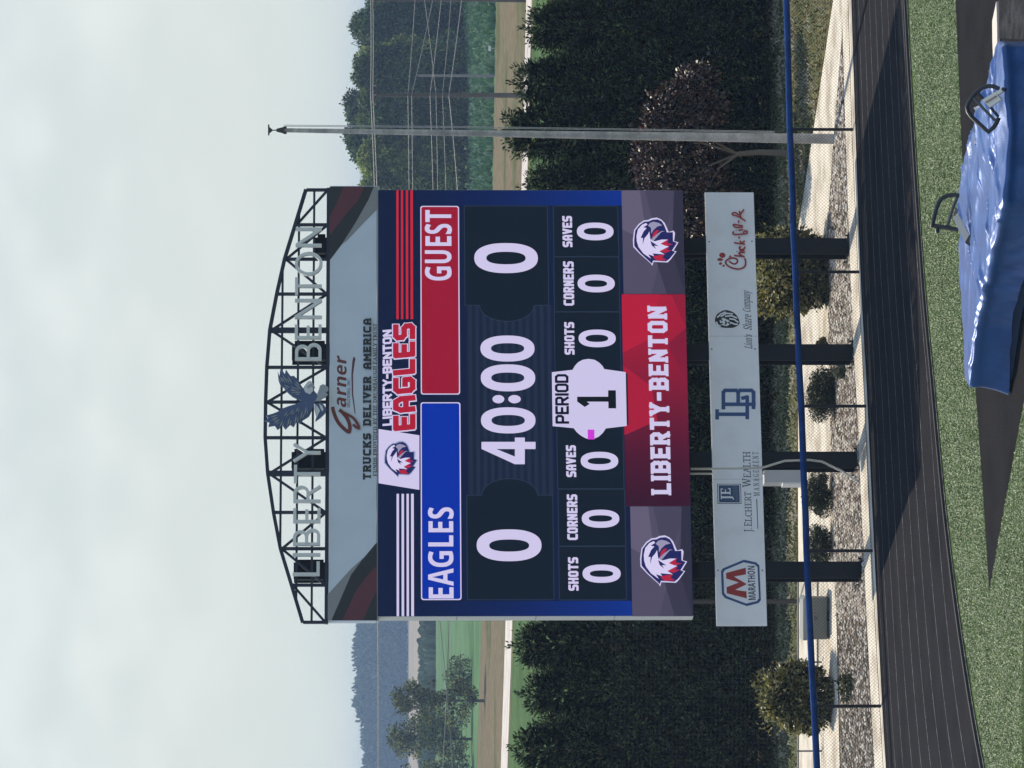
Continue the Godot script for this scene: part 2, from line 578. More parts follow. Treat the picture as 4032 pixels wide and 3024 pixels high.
func make_ground() -> void:
	var grass := earth("rough_grass", [[0.0, 0.35, 0.6, 1.0], [lin(.07, .075, .03), lin(.12, .12, .055), lin(.18, .165, .085), lin(.28, .25, .15)]], 0.35, [[0.2, 0.5, 0.8], [Color(.62, .66, .58), Color(.9, .9, .86), Color(1, .97, .88)]], 0.02, 0.0, 0.95, 3)
	var b := MB.new()
	b.ground(xz([-3000, 60, -3000, -4200, 3000, -4200, 3000, 60]), -0.03)
	struct("ground", b, grass)
	# sports turf inside the track
	var turf := earth("turf", [[0.0, 0.4, 0.62, 0.8], [lin(.034, .070, .016), lin(.058, .105, .028), lin(.085, .14, .045), lin(.17, .23, .11)]], 1.6, [[0.25, 0.5, 0.75], [Color(.72, .78, .68), Color(.9, .92, .88), Color(1, 1, .96)]], 0.12, 1.5, 0.8, 5)
	b = MB.new()
	var ci := curve_in()
	ci.append_array(xz([-16, -30, -16, 20, 40, 20, 40, -69]))
	b.ground(ci, 0.0)
	struct("turf_field", b, turf)
	# black all-weather surface of the track
	var rubber := earth("track_rubber", [[0.0, 0.45, 0.7, 1.0], [lin(.009, .0088, .0108), lin(.0145, .0143, .0172), lin(.021, .0206, .024), lin(.05, .05, .053)]], 1.8, [[0.2, 0.5, 0.8], [Color(.78, .78, .8), Color(.93, .93, .93), Color(1, .98, .96)]], 0.09, 0.6, 0.75, 9)
	b = MB.new()
	b.ground(joined(between(0.0), between(1.0)), 0.008)
	struct("running_track", b, rubber)
	var worn := earth("lane_paint", [[0.2, 0.5, 0.8], [lin(.07, .07, .07), lin(.16, .16, .165), lin(.26, .26, .26)]], 1.4, [[0.2, 0.8], [Color(.7, .7, .7), Color(1, 1, 1)]], 0.5, 0.0, 0.7, 11)
	var mid := [0.03, 0.137, 0.24, 0.343, 0.453, 0.56, 0.67, 0.78, 0.916]
	var left := [0.04, 0.11, 0.2, 0.3, 0.4, 0.5, 0.605, 0.72, 0.84]
	for k in 9:
		b = MB.new()
		ribbon(b, between(mid[k], left[k]), 0.038 if k > 0 else 0.025, 0.0125)
		struct("lane_line", b, worn)
	var dark := plain("kerb_dark", lin(.02, .02, .022), 0.8)
	b = MB.new()
	for e in [[0.985, 0.07, 0.035]]:
		var p := between(e[0])
		for k in p.size() - 1:
			b.bar(Vector3(p[k].x, 0.03, p[k].y), Vector3(p[k + 1].x, 0.03, p[k + 1].y), e[1], 0.05, Vector3.UP)
	struct("track_kerb", b, dark)
	b = MB.new()
	ribbon(b, between(0.998), 0.05, 0.0165)
	struct("track_edge_line", b, worn)
	# approach runway with its pointed end, and the darker pad at its right
	var runway := earth("runway_rubber", [[0.0, 0.45, 0.7, 1.0], [lin(.010, .0098, .0115), lin(.015, .0147, .0165), lin(.022, .0214, .023), lin(.05, .05, .05)]], 1.8, [[0.2, 0.5, 0.8], [Color(.8, .8, .8), Color(.93, .93, .93), Color(1, .98, .96)]], 0.11, 0.6, 0.8, 15)
	b = MB.new()
	b.ground(xz([18, -62.6, 6.44, -59.22, 4.15, -58.65, -0.08, -57.2, -1.98, -56.37, -3.3, -55.87, -1.91, -54.52, -0.25, -52.84, 3.2, -48.6, 8, -43, 18, -43]), 0.006)
	struct("runway", b, runway)
	# turf fibres catch the light as pale flecks
	var strip := joined(xz([-8.2, -53.05, -6.1, -56.17, -4.2, -58.33, -2.1, -60.08, 0.06, -61.42, 2.32, -62.73, 7.03, -64.62, 9.5, -65.2]), xz([-0.2, -52.7, -1.93, -54.52, -3.3, -55.88, -1.98, -56.38, -0.08, -57.2, 4.15, -58.64, 6.44, -59.2, 9.5, -60.1]))
	var w := scatter(strip, 110000, 0.0, 0.5, 1.2)
	var o := multi("turf_fibres", lying_blade(0.030, 0.008), vcol("fibre", 0.55, 0.5, lin(.09, .12, .05)), w, tints(w.size(), [Color(.040, .088, .016), Color(.050, .10, .02), Color(.055, .108, .022), Color(.06, .115, .026), Color(.07, .125, .03), Color(.085, .145, .038), Color(.12, .18, .06), Color(.28, .36, .19)]))
	tag(o, "short green artificial turf fibres between track and runway", "grass")

	# concrete strip under the fence, and the broad pale walk behind the board
	var concrete := earth("concrete", [[0.0, 0.5, 1.0], [lin(.60, .54, .45), lin(.70, .645, .55), lin(.76, .70, .61)]], 0.9, [[0.2, 0.5, 0.8], [Color(.82, .8, .78), Color(.95, .95, .94), Color(1, 1, 1)]], 0.13, 0.4, 0.9, 21)
	b = MB.new()
	var out := curve_out()
	var back := PackedVector2Array()
	for k in out.size():
		var nn := (out[mini(k + 1, out.size() - 1)] - out[maxi(k - 1, 0)]).normalized()
		var side := Vector2(nn.y, -nn.x)
		if side.y > 0: side = -side
		back.append(out[k] + side * 1.5)
	b.ground(joined(out, back), 0.02)
	struct("concrete_strip", b, concrete)
	b = MB.new()
	b.ground(xz([9.4, -73.9, 8.2, -75.58, 5.9, -78.8, 3.58, -82.1, 1.94, -82.0, -2.87, -82.1, -8.89, -81.92, -18, -81.7, -18, -73.0, -8.09, -74.49, -5.2, -75.0, -2.65, -75.66, -0.5, -76.1, 1.81, -76.38, 3.34, -76.62, 5.6, -75.3, 7.25, -74.15]), 0.012)
	struct("concrete_walk", b, concrete)
	# planting bed of stones round the posts
	var soil := earth("bed_soil", [[0.0, 0.4, 0.7, 1.0], [lin(.05, .042, .033), lin(.11, .095, .075), lin(.20, .175, .14), lin(.34, .31, .27)]], 1.2, [[0.2, 0.5, 0.8], [Color(.6, .58, .54), Color(.9, .88, .85), Color(1, 1, 1)]], 0.2, 1.0, 0.95, 27)
	b = MB.new()
	var bed := joined(xz([-16, -65.9, -12.0, -66.8, -7.9, -68.7, -5.2, -69.85, -2.4, -70.9, 0.06, -71.76, 3.18, -72.86, 5.2, -73.4, 7.2, -73.9]), xz([-16, -73.4, -8.09, -74.55, -5.2, -75.06, -2.65, -75.72, -0.5, -76.16, 1.81, -76.44, 3.34, -76.62, 5.6, -75.3, 7.3, -74.2]))
	b.ground(bed, 0.004)
	struct("planting_bed", b, soil)
	var stones := joined(xz([-4.6, -70.2, -2.4, -71.0, 0.06, -71.86, 3.18, -72.96, 5.2, -73.5, 6.8, -73.9]), xz([-5.0, -74.9, -2.65, -75.62, -0.5, -76.06, 1.81, -76.34, 3.34, -76.5, 5.5, -75.2, 7.0, -74.2]))
	w = scatter(stones, 8500, 0.012, 0.5, 1.35, 0.6)
	w.append_array(scatter(xz([-9, -68.5, -4.6, -70.3, -5.0, -74.7, -9, -74.1]), 2200, 0.012, 0.4, 1.2, 0.6))
	o = multi("bed_stones", pebble(), vcol("stone", 0.85, 0.3), w, tints(w.size(), [Color(.46, .42, .36), Color(.34, .30, .25), Color(.24, .20, .16), Color(.13, .11, .09), Color(.58, .54, .47), Color(.20, .15, .12)]))
	tag(o, "pale river stones spread over the bed round the black posts", "stones")
	# rough grass tufts on the verge behind the walk
	w = scatter(xz([-13, -82.25, -3, -82.3, 3.6, -82.3, 5.9, -79, 8.4, -75.9, 10.2, -74.2, 14, -75.6, 14, -89, -13, -89]), 26000, 0.0, 0.5, 1.5)
	var cl := []
	var cn := FastNoiseLite.new()
	cn.seed = 3; cn.frequency = 0.35
	for q in w:
		var g: float = cn.get_noise_2d(q.origin.x, q.origin.z * 1.6) + rng.randf_range(-.25, .25)
		cl.append(Color(.26, .24, .17) if g > 0.14 else (Color(.17, .17, .10) if g > -0.1 else Color(.085, .11, .045)))
	o = multi("verge_grass", lying_blade(0.085, 0.018), vcol("grass_blade", 0.7, 0.3, lin(.08, .08, .03)), w, cl)
	tag(o, "dry mown grass between the pale walk and the evergreen row", "grass")
	w = scatter(bed, 1500, 0.0, 0.6, 1.6)
	var kept := []
	for q in w:
		if cn.get_noise_2d(q.origin.x * 1.4 + 40, q.origin.z * 1.4) > 0.16: kept.append(q)
	o = multi("bed_weeds", lying_blade(0.07, 0.016), vcol("grass_blade"), kept, tints(kept.size(), [Color(.08, .11, .04), Color(.12, .14, .06), Color(.16, .16, .08)]))
	tag(o, "low green weeds between the stones of the bed", "weeds")

func pebble() -> ArrayMesh:
	var s := SphereMesh.new()
	s.radius = 0.045; s.height = 0.08; s.radial_segments = 7; s.rings = 3
	var a := s.get_mesh_arrays()
	var m := ArrayMesh.new()
	m.add_surface_from_arrays(Mesh.PRIMITIVE_TRIANGLES, a)
	return m

# ---------------------------------------------------------------- fields and road beyond
func make_far_fields() -> void:
	var b := MB.new()
	var tan := earth("mown_field", [[0.0, 0.4, 0.7, 1.0], [lin(.10, .088, .052), lin(.145, .122, .08), lin(.18, .153, .105), lin(.23, .20, .145)]], 0.05, [[0.2, 0.45, 0.8], [Color(.72, .82, .6), Color(.95, .95, .9), Color(1, .95, .92)]], 0.006, 0.0, 0.95, 31)
	b.ground(xz([-120, -372, -33, -302, -19, -289, 14, -255, 26, -246, 90, -186, 90, -285, 34, -314, 18, -325, -34, -375, -120, -455]), -0.018)
	struct("mown_field", b, tan)
	var crop := earth("bean_field", [[0.0, 0.4, 0.7, 1.0], [lin(.05, .11, .045), lin(.085, .165, .07), lin(.12, .21, .10), lin(.20, .29, .16)]], 0.22, [[0.2, 0.5, 0.8], [Color(.8, .85, .8), Color(.95, .95, .92), Color(1, 1, 1)]], 0.01, 0.0, 0.95, 33)
	b = MB.new()
	b.ground(xz([-120, -455, -34, -375, 18, -325, 34, -314, 90, -285, 160, -640, 20, -705, -60, -716, -160, -740]), -0.014)
	struct("bean_field", b, crop)
	var w := scatter(xz([14, -328, 34, -315, 46, -308, 52, -470, 18, -396]), 7000, -0.014, 0.6, 1.4)
	var o := multi("bean_plants", blade(0.55, 0.24), vcol("bean_leaf", 0.8, 0.2, lin(.03, .06, .02)), w, tints(w.size(), [Color(.08, .16, .07), Color(.11, .20, .09), Color(.22, .30, .18)]))
	tag(o, "green bean crop in front of the tall trees", "crop")
	var lawn := earth("far_lawn", [[0.0, 0.4, 0.7, 1.0], [lin(.04, .085, .025), lin(.06, .115, .038), lin(.085, .14, .05), lin(.14, .17, .07)]], 0.15, [[0.2, 0.5, 0.8], [Color(.75, .8, .7), Color(.95, .95, .92), Color(1, 1, .95)]], 0.02, 0.0, 0.95, 39)
	b = MB.new()
	b.ground(xz([-120, -352, -33, -284, -19, -271, 14, -241, 26, -233, 90, -172, 90, -96, -120, -96]), -0.012)
	struct("lawn", b, lawn)
	var stubble := earth("stubble_field", [[0.0, 0.5, 1.0], [lin(.26, .21, .16), lin(.32, .265, .205), lin(.37, .31, .25)]], 0.04, [[0.2, 0.8], [Color(.88, .9, .86), Color(1, 1, 1)]], 0.004, 0.0, 0.95, 35)
	b = MB.new()
	b.ground(xz([-400, -911, -60, -911, 300, -911, 600, -1900, -600, -1900]), -0.022)
	struct("stubble_field", b, stubble)
	var pale := earth("road_surface", [[0.0, 0.5, 1.0], [lin(.52, .47, .42), lin(.60, .55, .50), lin(.64, .59, .53)]], 0.12, [[0.2, 0.8], [Color(.9, .9, .9), Color(1, 1, 1)]], 0.05, 0.0, 0.9, 37)
	b = MB.new()
	b.ground(xz([-120, -372, -33, -302, -19, -289, 14, -255, 26, -246, 90, -186, 90, -175, 26, -236, 14, -244, -19, -274, -33, -287, -120, -356]), -0.008)
	struct("road", b, pale)
	var line := plain("road_mark", lin(.72, .70, .64), 0.8)
	b = MB.new()
	ribbon(b, xz([-120, -364, -33, -294.4, -19, -281.4, 14, -249.6, 26, -241, 90, -180.5]), 0.12, -0.003)
	struct("road_centre_line", b, line)
	# standing maize beyond the bean field, at the left
	w = scatter(xz([-110, -722, -20, -722, -10, -800, -110, -812]), 4200, -0.02, 0.8, 1.25)
	o = multi("maize_crop", blade(2.3, 1.0), vcol("maize_leaf", 0.8, 0.2, lin(.02, .03, .01)), w, tints(w.size(), [Color(.07, .11, .045), Color(.10, .14, .065), Color(.14, .17, .09)]))
	tag(o, "dark band of standing maize across the far left fields", "crop")
	# a mailbox-like marker at the field edge
	var t := thing("marker_post", "small white marker post at the edge of the bean field", "marker post", Vector3(29.6, 0, -313))
	b = MB.new()
	b.bar(Vector3(0, -0.03, 0), Vector3(0, 0.52, 0), 0.1, 0.1)
	obj("post", b, plain("marker_grey", lin(.35, .36, .36)), t)
	b = MB.new()
	b.box(Vector3(-0.22, 0.50, -0.1), Vector3(0.22, 0.72, 0.1))
	obj("plate", b, plain("marker_white", lin(.75, .75, .72)), t)

# ---------------------------------------------------------------- foliage
# a leaf: a folded lozenge from p towards dir
func leaf(b: MB, p: Vector3, dir: Vector3, length: float, width: float, c: Color) -> void:
	b.col = c
	var side := dir.cross(Vector3(rng.randf_range(-1, 1), rng.randf_range(-.4, 1.6), rng.randf_range(-1, 1))).normalized() * width * 0.5
	var nn := side.cross(dir).normalized()
	if nn.y < 0: nn = -nn
	var m := p + dir * length * 0.45 - nn * width * 0.12
	var k := b.vert(p, nn)
	b.vert(m + side + nn * width * 0.2, nn); b.vert(p + dir * length, nn); b.vert(m - side + nn * width * 0.2, nn)
	b.i.append_array([k, k + 2, k + 1, k, k + 3, k + 2])

func shade_of(list: Array) -> Color:
	var c: Color = list[rng.randi() % list.size()]
	var f := rng.randf_range(0.75, 1.25)
	return Color(c.r * f, c.g * f, c.b * f)

# leafy clumps spread through a crown: each clump is [centre, radius]
func leafy(b: MB, clumps: Array, per: float, length: float, width: float, list: Array) -> void:
	for cl in clumps:
		var c: Vector3 = cl[0]; var r: Vector3 = cl[1]
		var n := int(per * maxf(r.x * r.z, 0.02) )
		var tone := rng.randf_range(0.62, 1.45)
		for k in n:
			var d := Vector3(rng.randfn(), rng.randfn(), rng.randfn()).normalized()
			var q := pow(rng.randf(), 0.45) * (1.0 if rng.randf() < 0.88 else rng.randf_range(1.0, 1.35))
			var p := c + Vector3(d.x * r.x, d.y * r.y, d.z * r.z) * q
			var dir := (d + Vector3(rng.randf_range(-.8, .8), rng.randf_range(-.9, .5), rng.randf_range(-.8, .8))).normalized()
			var s := rng.randf_range(0.7, 1.3)
			var co := shade_of(list)
			leaf(b, p, dir, length * s, width * s, Color(co.r * tone, co.g * tone, co.b * tone))

func crown_clumps(h0: float, h1: float, r: float, n: int, size: float, lean := 0.0) -> Array:
	var o := []
	for k in n:
		var f := (k + 0.5) / n
		var y := lerpf(h0, h1, f)
		var w := r * sqrt(maxf(0.05, 1.0 - pow(absf(f - 0.42) / 0.62, 2.2)))
		var a := rng.randf() * TAU
		var q := w * sqrt(rng.randf()) * 0.95
		var s := size * rng.randf_range(0.7, 1.35)
		o.append([Vector3(cos(a) * q + lean * f, y + rng.randf_range(-.5, .5) * size * 0.5, sin(a) * q), Vector3(s, s * 0.75, s)])
	return o

func limbs(h: float, r: float, clumps: Array, every := 3) -> MB:
	var b := MB.new()
	b.tube([Vector3(0, -0.1, 0), Vector3(r * 0.2, h * 0.25, 0), Vector3(-r * 0.1, h * 0.55, r * 0.2), Vector3(0, h * 0.85, 0)], r, r * 0.25, 7)
	for k in range(0, clumps.size(), every):
		var c: Vector3 = clumps[k][0]
		var y := clampf(c.y - absf(c.x) * 0.7 - 0.2 * h * 0.1, h * 0.12, h * 0.8)
		b.tube([Vector3(0, y, 0), Vector3(c.x * 0.45, lerpf(y, c.y, 0.4), c.z * 0.45), c], r * 0.35, r * 0.08, 5)
	return b

func deciduous(called: String, label: String, group: String, h: float, r: float, list: Array, leaf_len: float, per: float, n: int, low: float, bark: Material, leafm: Material) -> Node3D:
	var t := thing(called, label, "tree", Vector3.ZERO, 0.0, group)
	var cl := crown_clumps(h * low, h * 0.95, r, n, r * (0.42 if n < 60 else 0.29))
	obj("trunk", limbs(h, maxf(0.06, h * 0.018), cl, maxi(3, n / 12)), bark, t)
	var b := MB.new()
	leafy(b, cl, per, leaf_len, leaf_len * 0.62, list)
	obj("crown", b, leafm, t)
	return t

func make_far_trees() -> void:
	var bark := plain("bark", lin(.10, .085, .07), 0.9)
	var lm := vcol("far_leaf", 0.7, 0.3, lin(.32, .36, .09))
	var gr := "tall trees behind the bean field"
	var src := []
	var greens := [[Color(.12, .175, .06), Color(.18, .23, .075), Color(.08, .12, .045)], [Color(.22, .26, .065), Color(.29, .32, .085), Color(.13, .17, .05)], [Color(.09, .14, .065), Color(.13, .18, .08), Color(.06, .10, .05)]]
	var nth := ["first", "second", "third", "fourth", "fifth", "sixth", "seventh", "eighth", "ninth", "tenth", "eleventh", "twelfth", "thirteenth", "fourteenth", "fifteenth", "sixteenth", "seventeenth", "eighteenth", "nineteenth", "twentieth"]
	# rows: x, distance, height scale, kind
	var row := [[46.5, 455, 1.02, 0], [42.8, 424, 1.06, 2], [40.2, 452, 0.98, 1], [37.6, 418, 1.0, 1], [35.4, 404, 1.06, 0], [33.0, 425, 1.12, 2], [30.8, 402, 1.02, 0], [28.2, 410, 1.10, 2], [25.8, 401, 1.0, 1], [23.6, 398, 0.96, 1], [21.4, 402, 0.98, 2], [19.0, 399, 1.0, 1], [16.6, 404, 0.95, 0], [49.5, 440, 1.0, 1], [53.5, 448, 1.04, 0], [58.5, 452, 1.0, 2], [64, 458, 1.05, 1], [70, 462, 0.98, 0]]
	row.sort_custom(func(a, c): return a[0] / a[1] > c[0] / c[1])          # as seen, from right to left
	for k in row.size():
		var q: Array = row[k]
		var label := "tall leafy tree, %s of the hazy row behind the bean field counted from the left" % nth[row.size() - 1 - k]
		var at := Vector3(q[0], 0, -float(q[1]))
		if src.size() <= q[3] or src[q[3]] == null:
			while src.size() <= q[3]: src.append(null)
			var t := deciduous("tall_tree", label, gr, 13.0, 3.3, greens[q[3]], 0.34, 420.0, 80, 0.12, bark, lm)
			t.position = at; t.scale = Vector3.ONE * float(q[2])
			src[q[3]] = t
		else:
			copy(src[q[3]], "tall_tree", label, at, rng.randf() * TAU, q[2])
	# undergrowth that closes the foot of the row
	var cl := []
	for k in 46:
		var x := rng.randf_range(15, 56)
		cl.append([Vector3(x, rng.randf_range(0.8, 4.0), -rng.randf_range(404, 416) - maxf(0, x - 36) * 3.2), Vector3(2.4, 1.9, 1.6)])
	var b := MB.new()
	leafy(b, cl, 130.0, 0.5, 0.34, greens[2])
	var o: Node = obj("undergrowth", b, lm)
	o.set_meta("kind", "stuff")
	tag(o, "dark undergrowth at the foot of the tall trees", "bushes")
	# behind the row the wood goes on
	cl = []
	for k in 60:
		var x := rng.randf_range(12, 66)
		cl.append([Vector3(x, rng.randf_range(3, 9.6), -rng.randf_range(436, 470)), Vector3(3.0, 2.4, 2.4)])
	b = MB.new()
	leafy(b, cl, 95.0, 0.6, 0.42, greens[0])
	o = obj("wood_behind", b, lm)
	o.set_meta("kind", "stuff")
	tag(o, "shaded wood seen between the trunks of the tall row", "wood")
	# trees by themselves in the fields at the left
	var t := deciduous("field_tree", "slender upright tree on its own at the road field on the left", "", 9.4, 2.1, [Color(.17, .20, .07), Color(.24, .26, .10), Color(.11, .135, .05)], 0.24, 260.0, 62, 0.10, bark, lm)
	t.position = Vector3(-31.6, 0, -354); t.rotation.y = 0.5
	var leaders := MB.new()
	for k in 9:
		var a := rng.randf() * TAU
		var p0 := Vector3(cos(a) * 0.6, 6.0 + rng.randf() * 1.5, sin(a) * 0.6)
		var p1 := p0 + Vector3(cos(a) * rng.randf_range(.2, 1.6), rng.randf_range(1.6, 3.2), sin(a) * 0.6)
		leaders.tube([p0, p0.lerp(p1, 0.5) + Vector3(.1, .1, 0), p1], 0.05, 0.02, 5)
		var lb := MB.new()
	obj("branches", leaders, bark, t)
	var bushes := [[-40.9, 409.0, 9.6, 3.2, "broad loose tree at the left edge beside the slender one"], [-46.2, 405.0, 9.6, 3.4, "leafy tree cut by the left edge of the view"]]
	for q in bushes:
		t = deciduous("hedgerow_tree", q[4], "", q[2], q[3], [Color(.14, .17, .075), Color(.20, .22, .10), Color(.26, .26, .13)], 0.28, 150.0, 64, 0.08, bark, lm)
		t.position = Vector3(q[0], 0, -q[1])
	for q in [[-33.2, 407.0, 2.7, 2.3, "low spreading bush under the slender tree on its right"]]:
		t = deciduous("low_bush", q[4], "", q[2], q[3], [Color(.13, .17, .08), Color(.18, .21, .10)], 0.26, 170.0, 16, 0.06, bark, lm)
		t.set_meta("category", "bush")
		t.position = Vector3(q[0], 0, -q[1])
	# the blue-grey wood on the horizon
	b = MB.new()
	cl = crown_clumps(2, 16, 4.2, 14, 2.5)
	leafy(b, cl, 16.0, 1.5, 1.2, [Color(.10, .13, .09), Color(.13, .16, .11)])
	var where := []
	for k in 800:
		var x := rng.randf_range(-290, -70)
		var s := rng.randf_range(0.98, 1.14) * (1.0 if x > -165 else 0.86)
		where.append(Transform3D(Basis(Vector3.UP, rng.randf() * TAU).scaled(Vector3(s, s * rng.randf_range(1.2, 1.36), s)), Vector3(x, 0, -1740 - rng.randf_range(0, 60))))
	o = multi("far_wood", b.mesh(), lm, where, [])
	tag(o, "blue hazy wood along the horizon", "wood")
	# lattice mast above the trees
	t = thing("lattice_mast", "faint lattice mast above the treetops at the right", "mast", Vector3(57.5, 0, -600))
	b = MB.new()
	for s in [-1, 1]:
		b.bar(Vector3(1.1 * s, 0, 0), Vector3(0.55 * s, 14.5, 0), 0.16, 0.16)
		b.bar(Vector3(0.55 * s, 14.5, 0), Vector3(0, 15.9, 0), 0.12, 0.12)
	for k in 7:
		b.bar(Vector3(-1.0, 2.0 * k, 0), Vector3(0.9, 2.0 * k + 2.0, 0), 0.09, 0.09)
		b.bar(Vector3(1.0, 2.0 * k, 0), Vector3(-0.9, 2.0 * k + 2.0, 0), 0.09, 0.09)
	b.bar(Vector3(-1.7, 13.2, 0), Vector3(1.7, 13.2, 0), 0.12, 0.12)
	b.bar(Vector3(-1.5, 14.6, 0), Vector3(1.5, 14.6, 0), 0.12, 0.12)
	obj("lattice", b, plain("galvanised", lin(.35, .36, .37), 0.5), t)

# ---------------------------------------------------------------- evergreen row
func conifer(label: String, h: float, r: float, list: Array, n: int) -> Node3D:
	var t := thing("evergreen_tree", label, "evergreen tree", Vector3.ZERO, 0.0, "evergreens of the dark row behind the board")
	var b := MB.new()
	b.tube([Vector3(0, -0.1, 0), Vector3(0, h * 0.5, 0), Vector3(0, h * 0.9, 0)], 0.10, 0.02, 7)
	obj("trunk", b, plain("dark_bark", lin(.022, .019, .016), 0.95), t)
	b = MB.new()
	# soft sprays in clumps over the whole flame-shaped crown
	for k in n:
		var f := (k + 0.5) / n
		var y := lerpf(0.1, h * 0.955, pow(f, 0.9))
		var g := y / h
		var a := k * 2.39996 + rng.randf_range(-.4, .4)
		var rr := (r * pow(1.0 - g, 0.58) + 0.06) * rng.randf_range(0.62, 0.98)
		var c := Vector3(cos(a) * rr, y, sin(a) * rr)
		var cr := lerpf(0.42, 0.17, pow(g, 1.5)) * rng.randf_range(0.8, 1.25)
		var tone := rng.randf_range(0.5, 1.5)
		for q in int(52.0 * (0.45 + cr * 1.5)):
			var d := Vector3(rng.randfn(), rng.randfn() * .9, rng.randfn()).normalized()
			var p := c + d * cr * pow(rng.randf(), 0.4)
			var out := Vector3(p.x, 0, p.z).normalized() if Vector2(p.x, p.z).length() > .05 else Vector3.UP
			var dir := (out * .7 + d * .6 + Vector3(rng.randf_range(-.5, .5), rng.randf_range(.0, 1.1), rng.randf_range(-.5, .5))).normalized()
			var co := shade_of(list)
			leaf(b, p, dir, rng.randf_range(.07, .15), rng.randf_range(.03, .055), Color(co.r * tone, co.g * tone, co.b * tone))
	for q in 40:                                                # the leader
		var y := h * rng.randf_range(.93, 1.0)
		leaf(b, Vector3(rng.randf_range(-.07, .07), y, rng.randf_range(-.07, .07)), Vector3(rng.randf_range(-.5, .5), 1, rng.randf_range(-.5, .5)).normalized(), rng.randf_range(.07, .14), .04, shade_of(list))
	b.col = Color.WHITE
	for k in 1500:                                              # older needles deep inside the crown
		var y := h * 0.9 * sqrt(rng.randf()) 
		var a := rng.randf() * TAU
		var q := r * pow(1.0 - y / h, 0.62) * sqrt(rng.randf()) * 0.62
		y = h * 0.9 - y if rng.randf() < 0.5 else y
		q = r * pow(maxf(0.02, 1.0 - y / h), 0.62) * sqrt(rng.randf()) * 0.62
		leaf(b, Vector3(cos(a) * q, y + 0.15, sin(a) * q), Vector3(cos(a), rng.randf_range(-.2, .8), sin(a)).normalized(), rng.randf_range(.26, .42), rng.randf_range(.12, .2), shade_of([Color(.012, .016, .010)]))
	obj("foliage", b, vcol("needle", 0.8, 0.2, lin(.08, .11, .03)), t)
	return t

func make_hedge() -> void:
	var list := [Color(.050, .080, .040), Color(.072, .102, .045), Color(.036, .060, .032), Color(.12, .13, .062)]
	var src := []
	for k in 4:
		src.append(null)
	var x := -14.6
	var k := 0
	var nth := ["first", "second", "third", "fourth", "fifth", "sixth", "seventh", "eighth", "ninth", "tenth", "eleventh", "twelfth", "thirteenth", "fourteenth", "fifteenth", "sixteenth", "seventeenth", "eighteenth", "nineteenth", "twentieth", "twenty-first", "twenty-second", "twenty-third", "twenty-fourth", "twenty-fifth", "twenty-sixth", "twenty-seventh", "twenty-eighth", "twenty-ninth", "thirtieth"]
	while x < 17.5 and k < 30:
		var label := "%s dark evergreen from the left in the tall row behind the board" % nth[k]
		var at := Vector3(x, 0, -88.3 - 0.25 * x * 0.1 + rng.randf_range(-.3, .3))
		var s := rng.randf_range(0.93, 1.05)
		if x < -7.6: s *= 0.95
		if src[k % 4] == null:
			var t := conifer(label, 6.65, 1.75, list, 270)
			t.position = at; t.scale = Vector3.ONE * s
			src[k % 4] = t
		else:
			copy(src[k % 4], "evergreen_tree", label, at, rng.randf() * TAU, s)
		x += rng.randf_range(1.05, 1.45)
		k += 1
	# a second row stands in the gaps behind the first
	x = -14.0
	var j := 0
	while x < 17.0 and j < 30:
		copy(src[(j + 1) % 4], "evergreen_tree", "%s dark evergreen from the left in the lower back row" % nth[j], Vector3(x, 0, -90.6 + rng.randf_range(-.3, .3)), rng.randf() * TAU, rng.randf_range(.84, .9))
		x += rng.randf_range(1.25, 1.55)
		j += 1

# ---------------------------------------------------------------- power lines
func sag_line(a: Vector3, c: Vector3, sag: float) -> Array:
	var o := []
	for k in 25:
		var f := k / 24.0
		o.append(a.lerp(c, f) - Vector3(0, sag * 4.0 * f * (1.0 - f), 0))
	return o

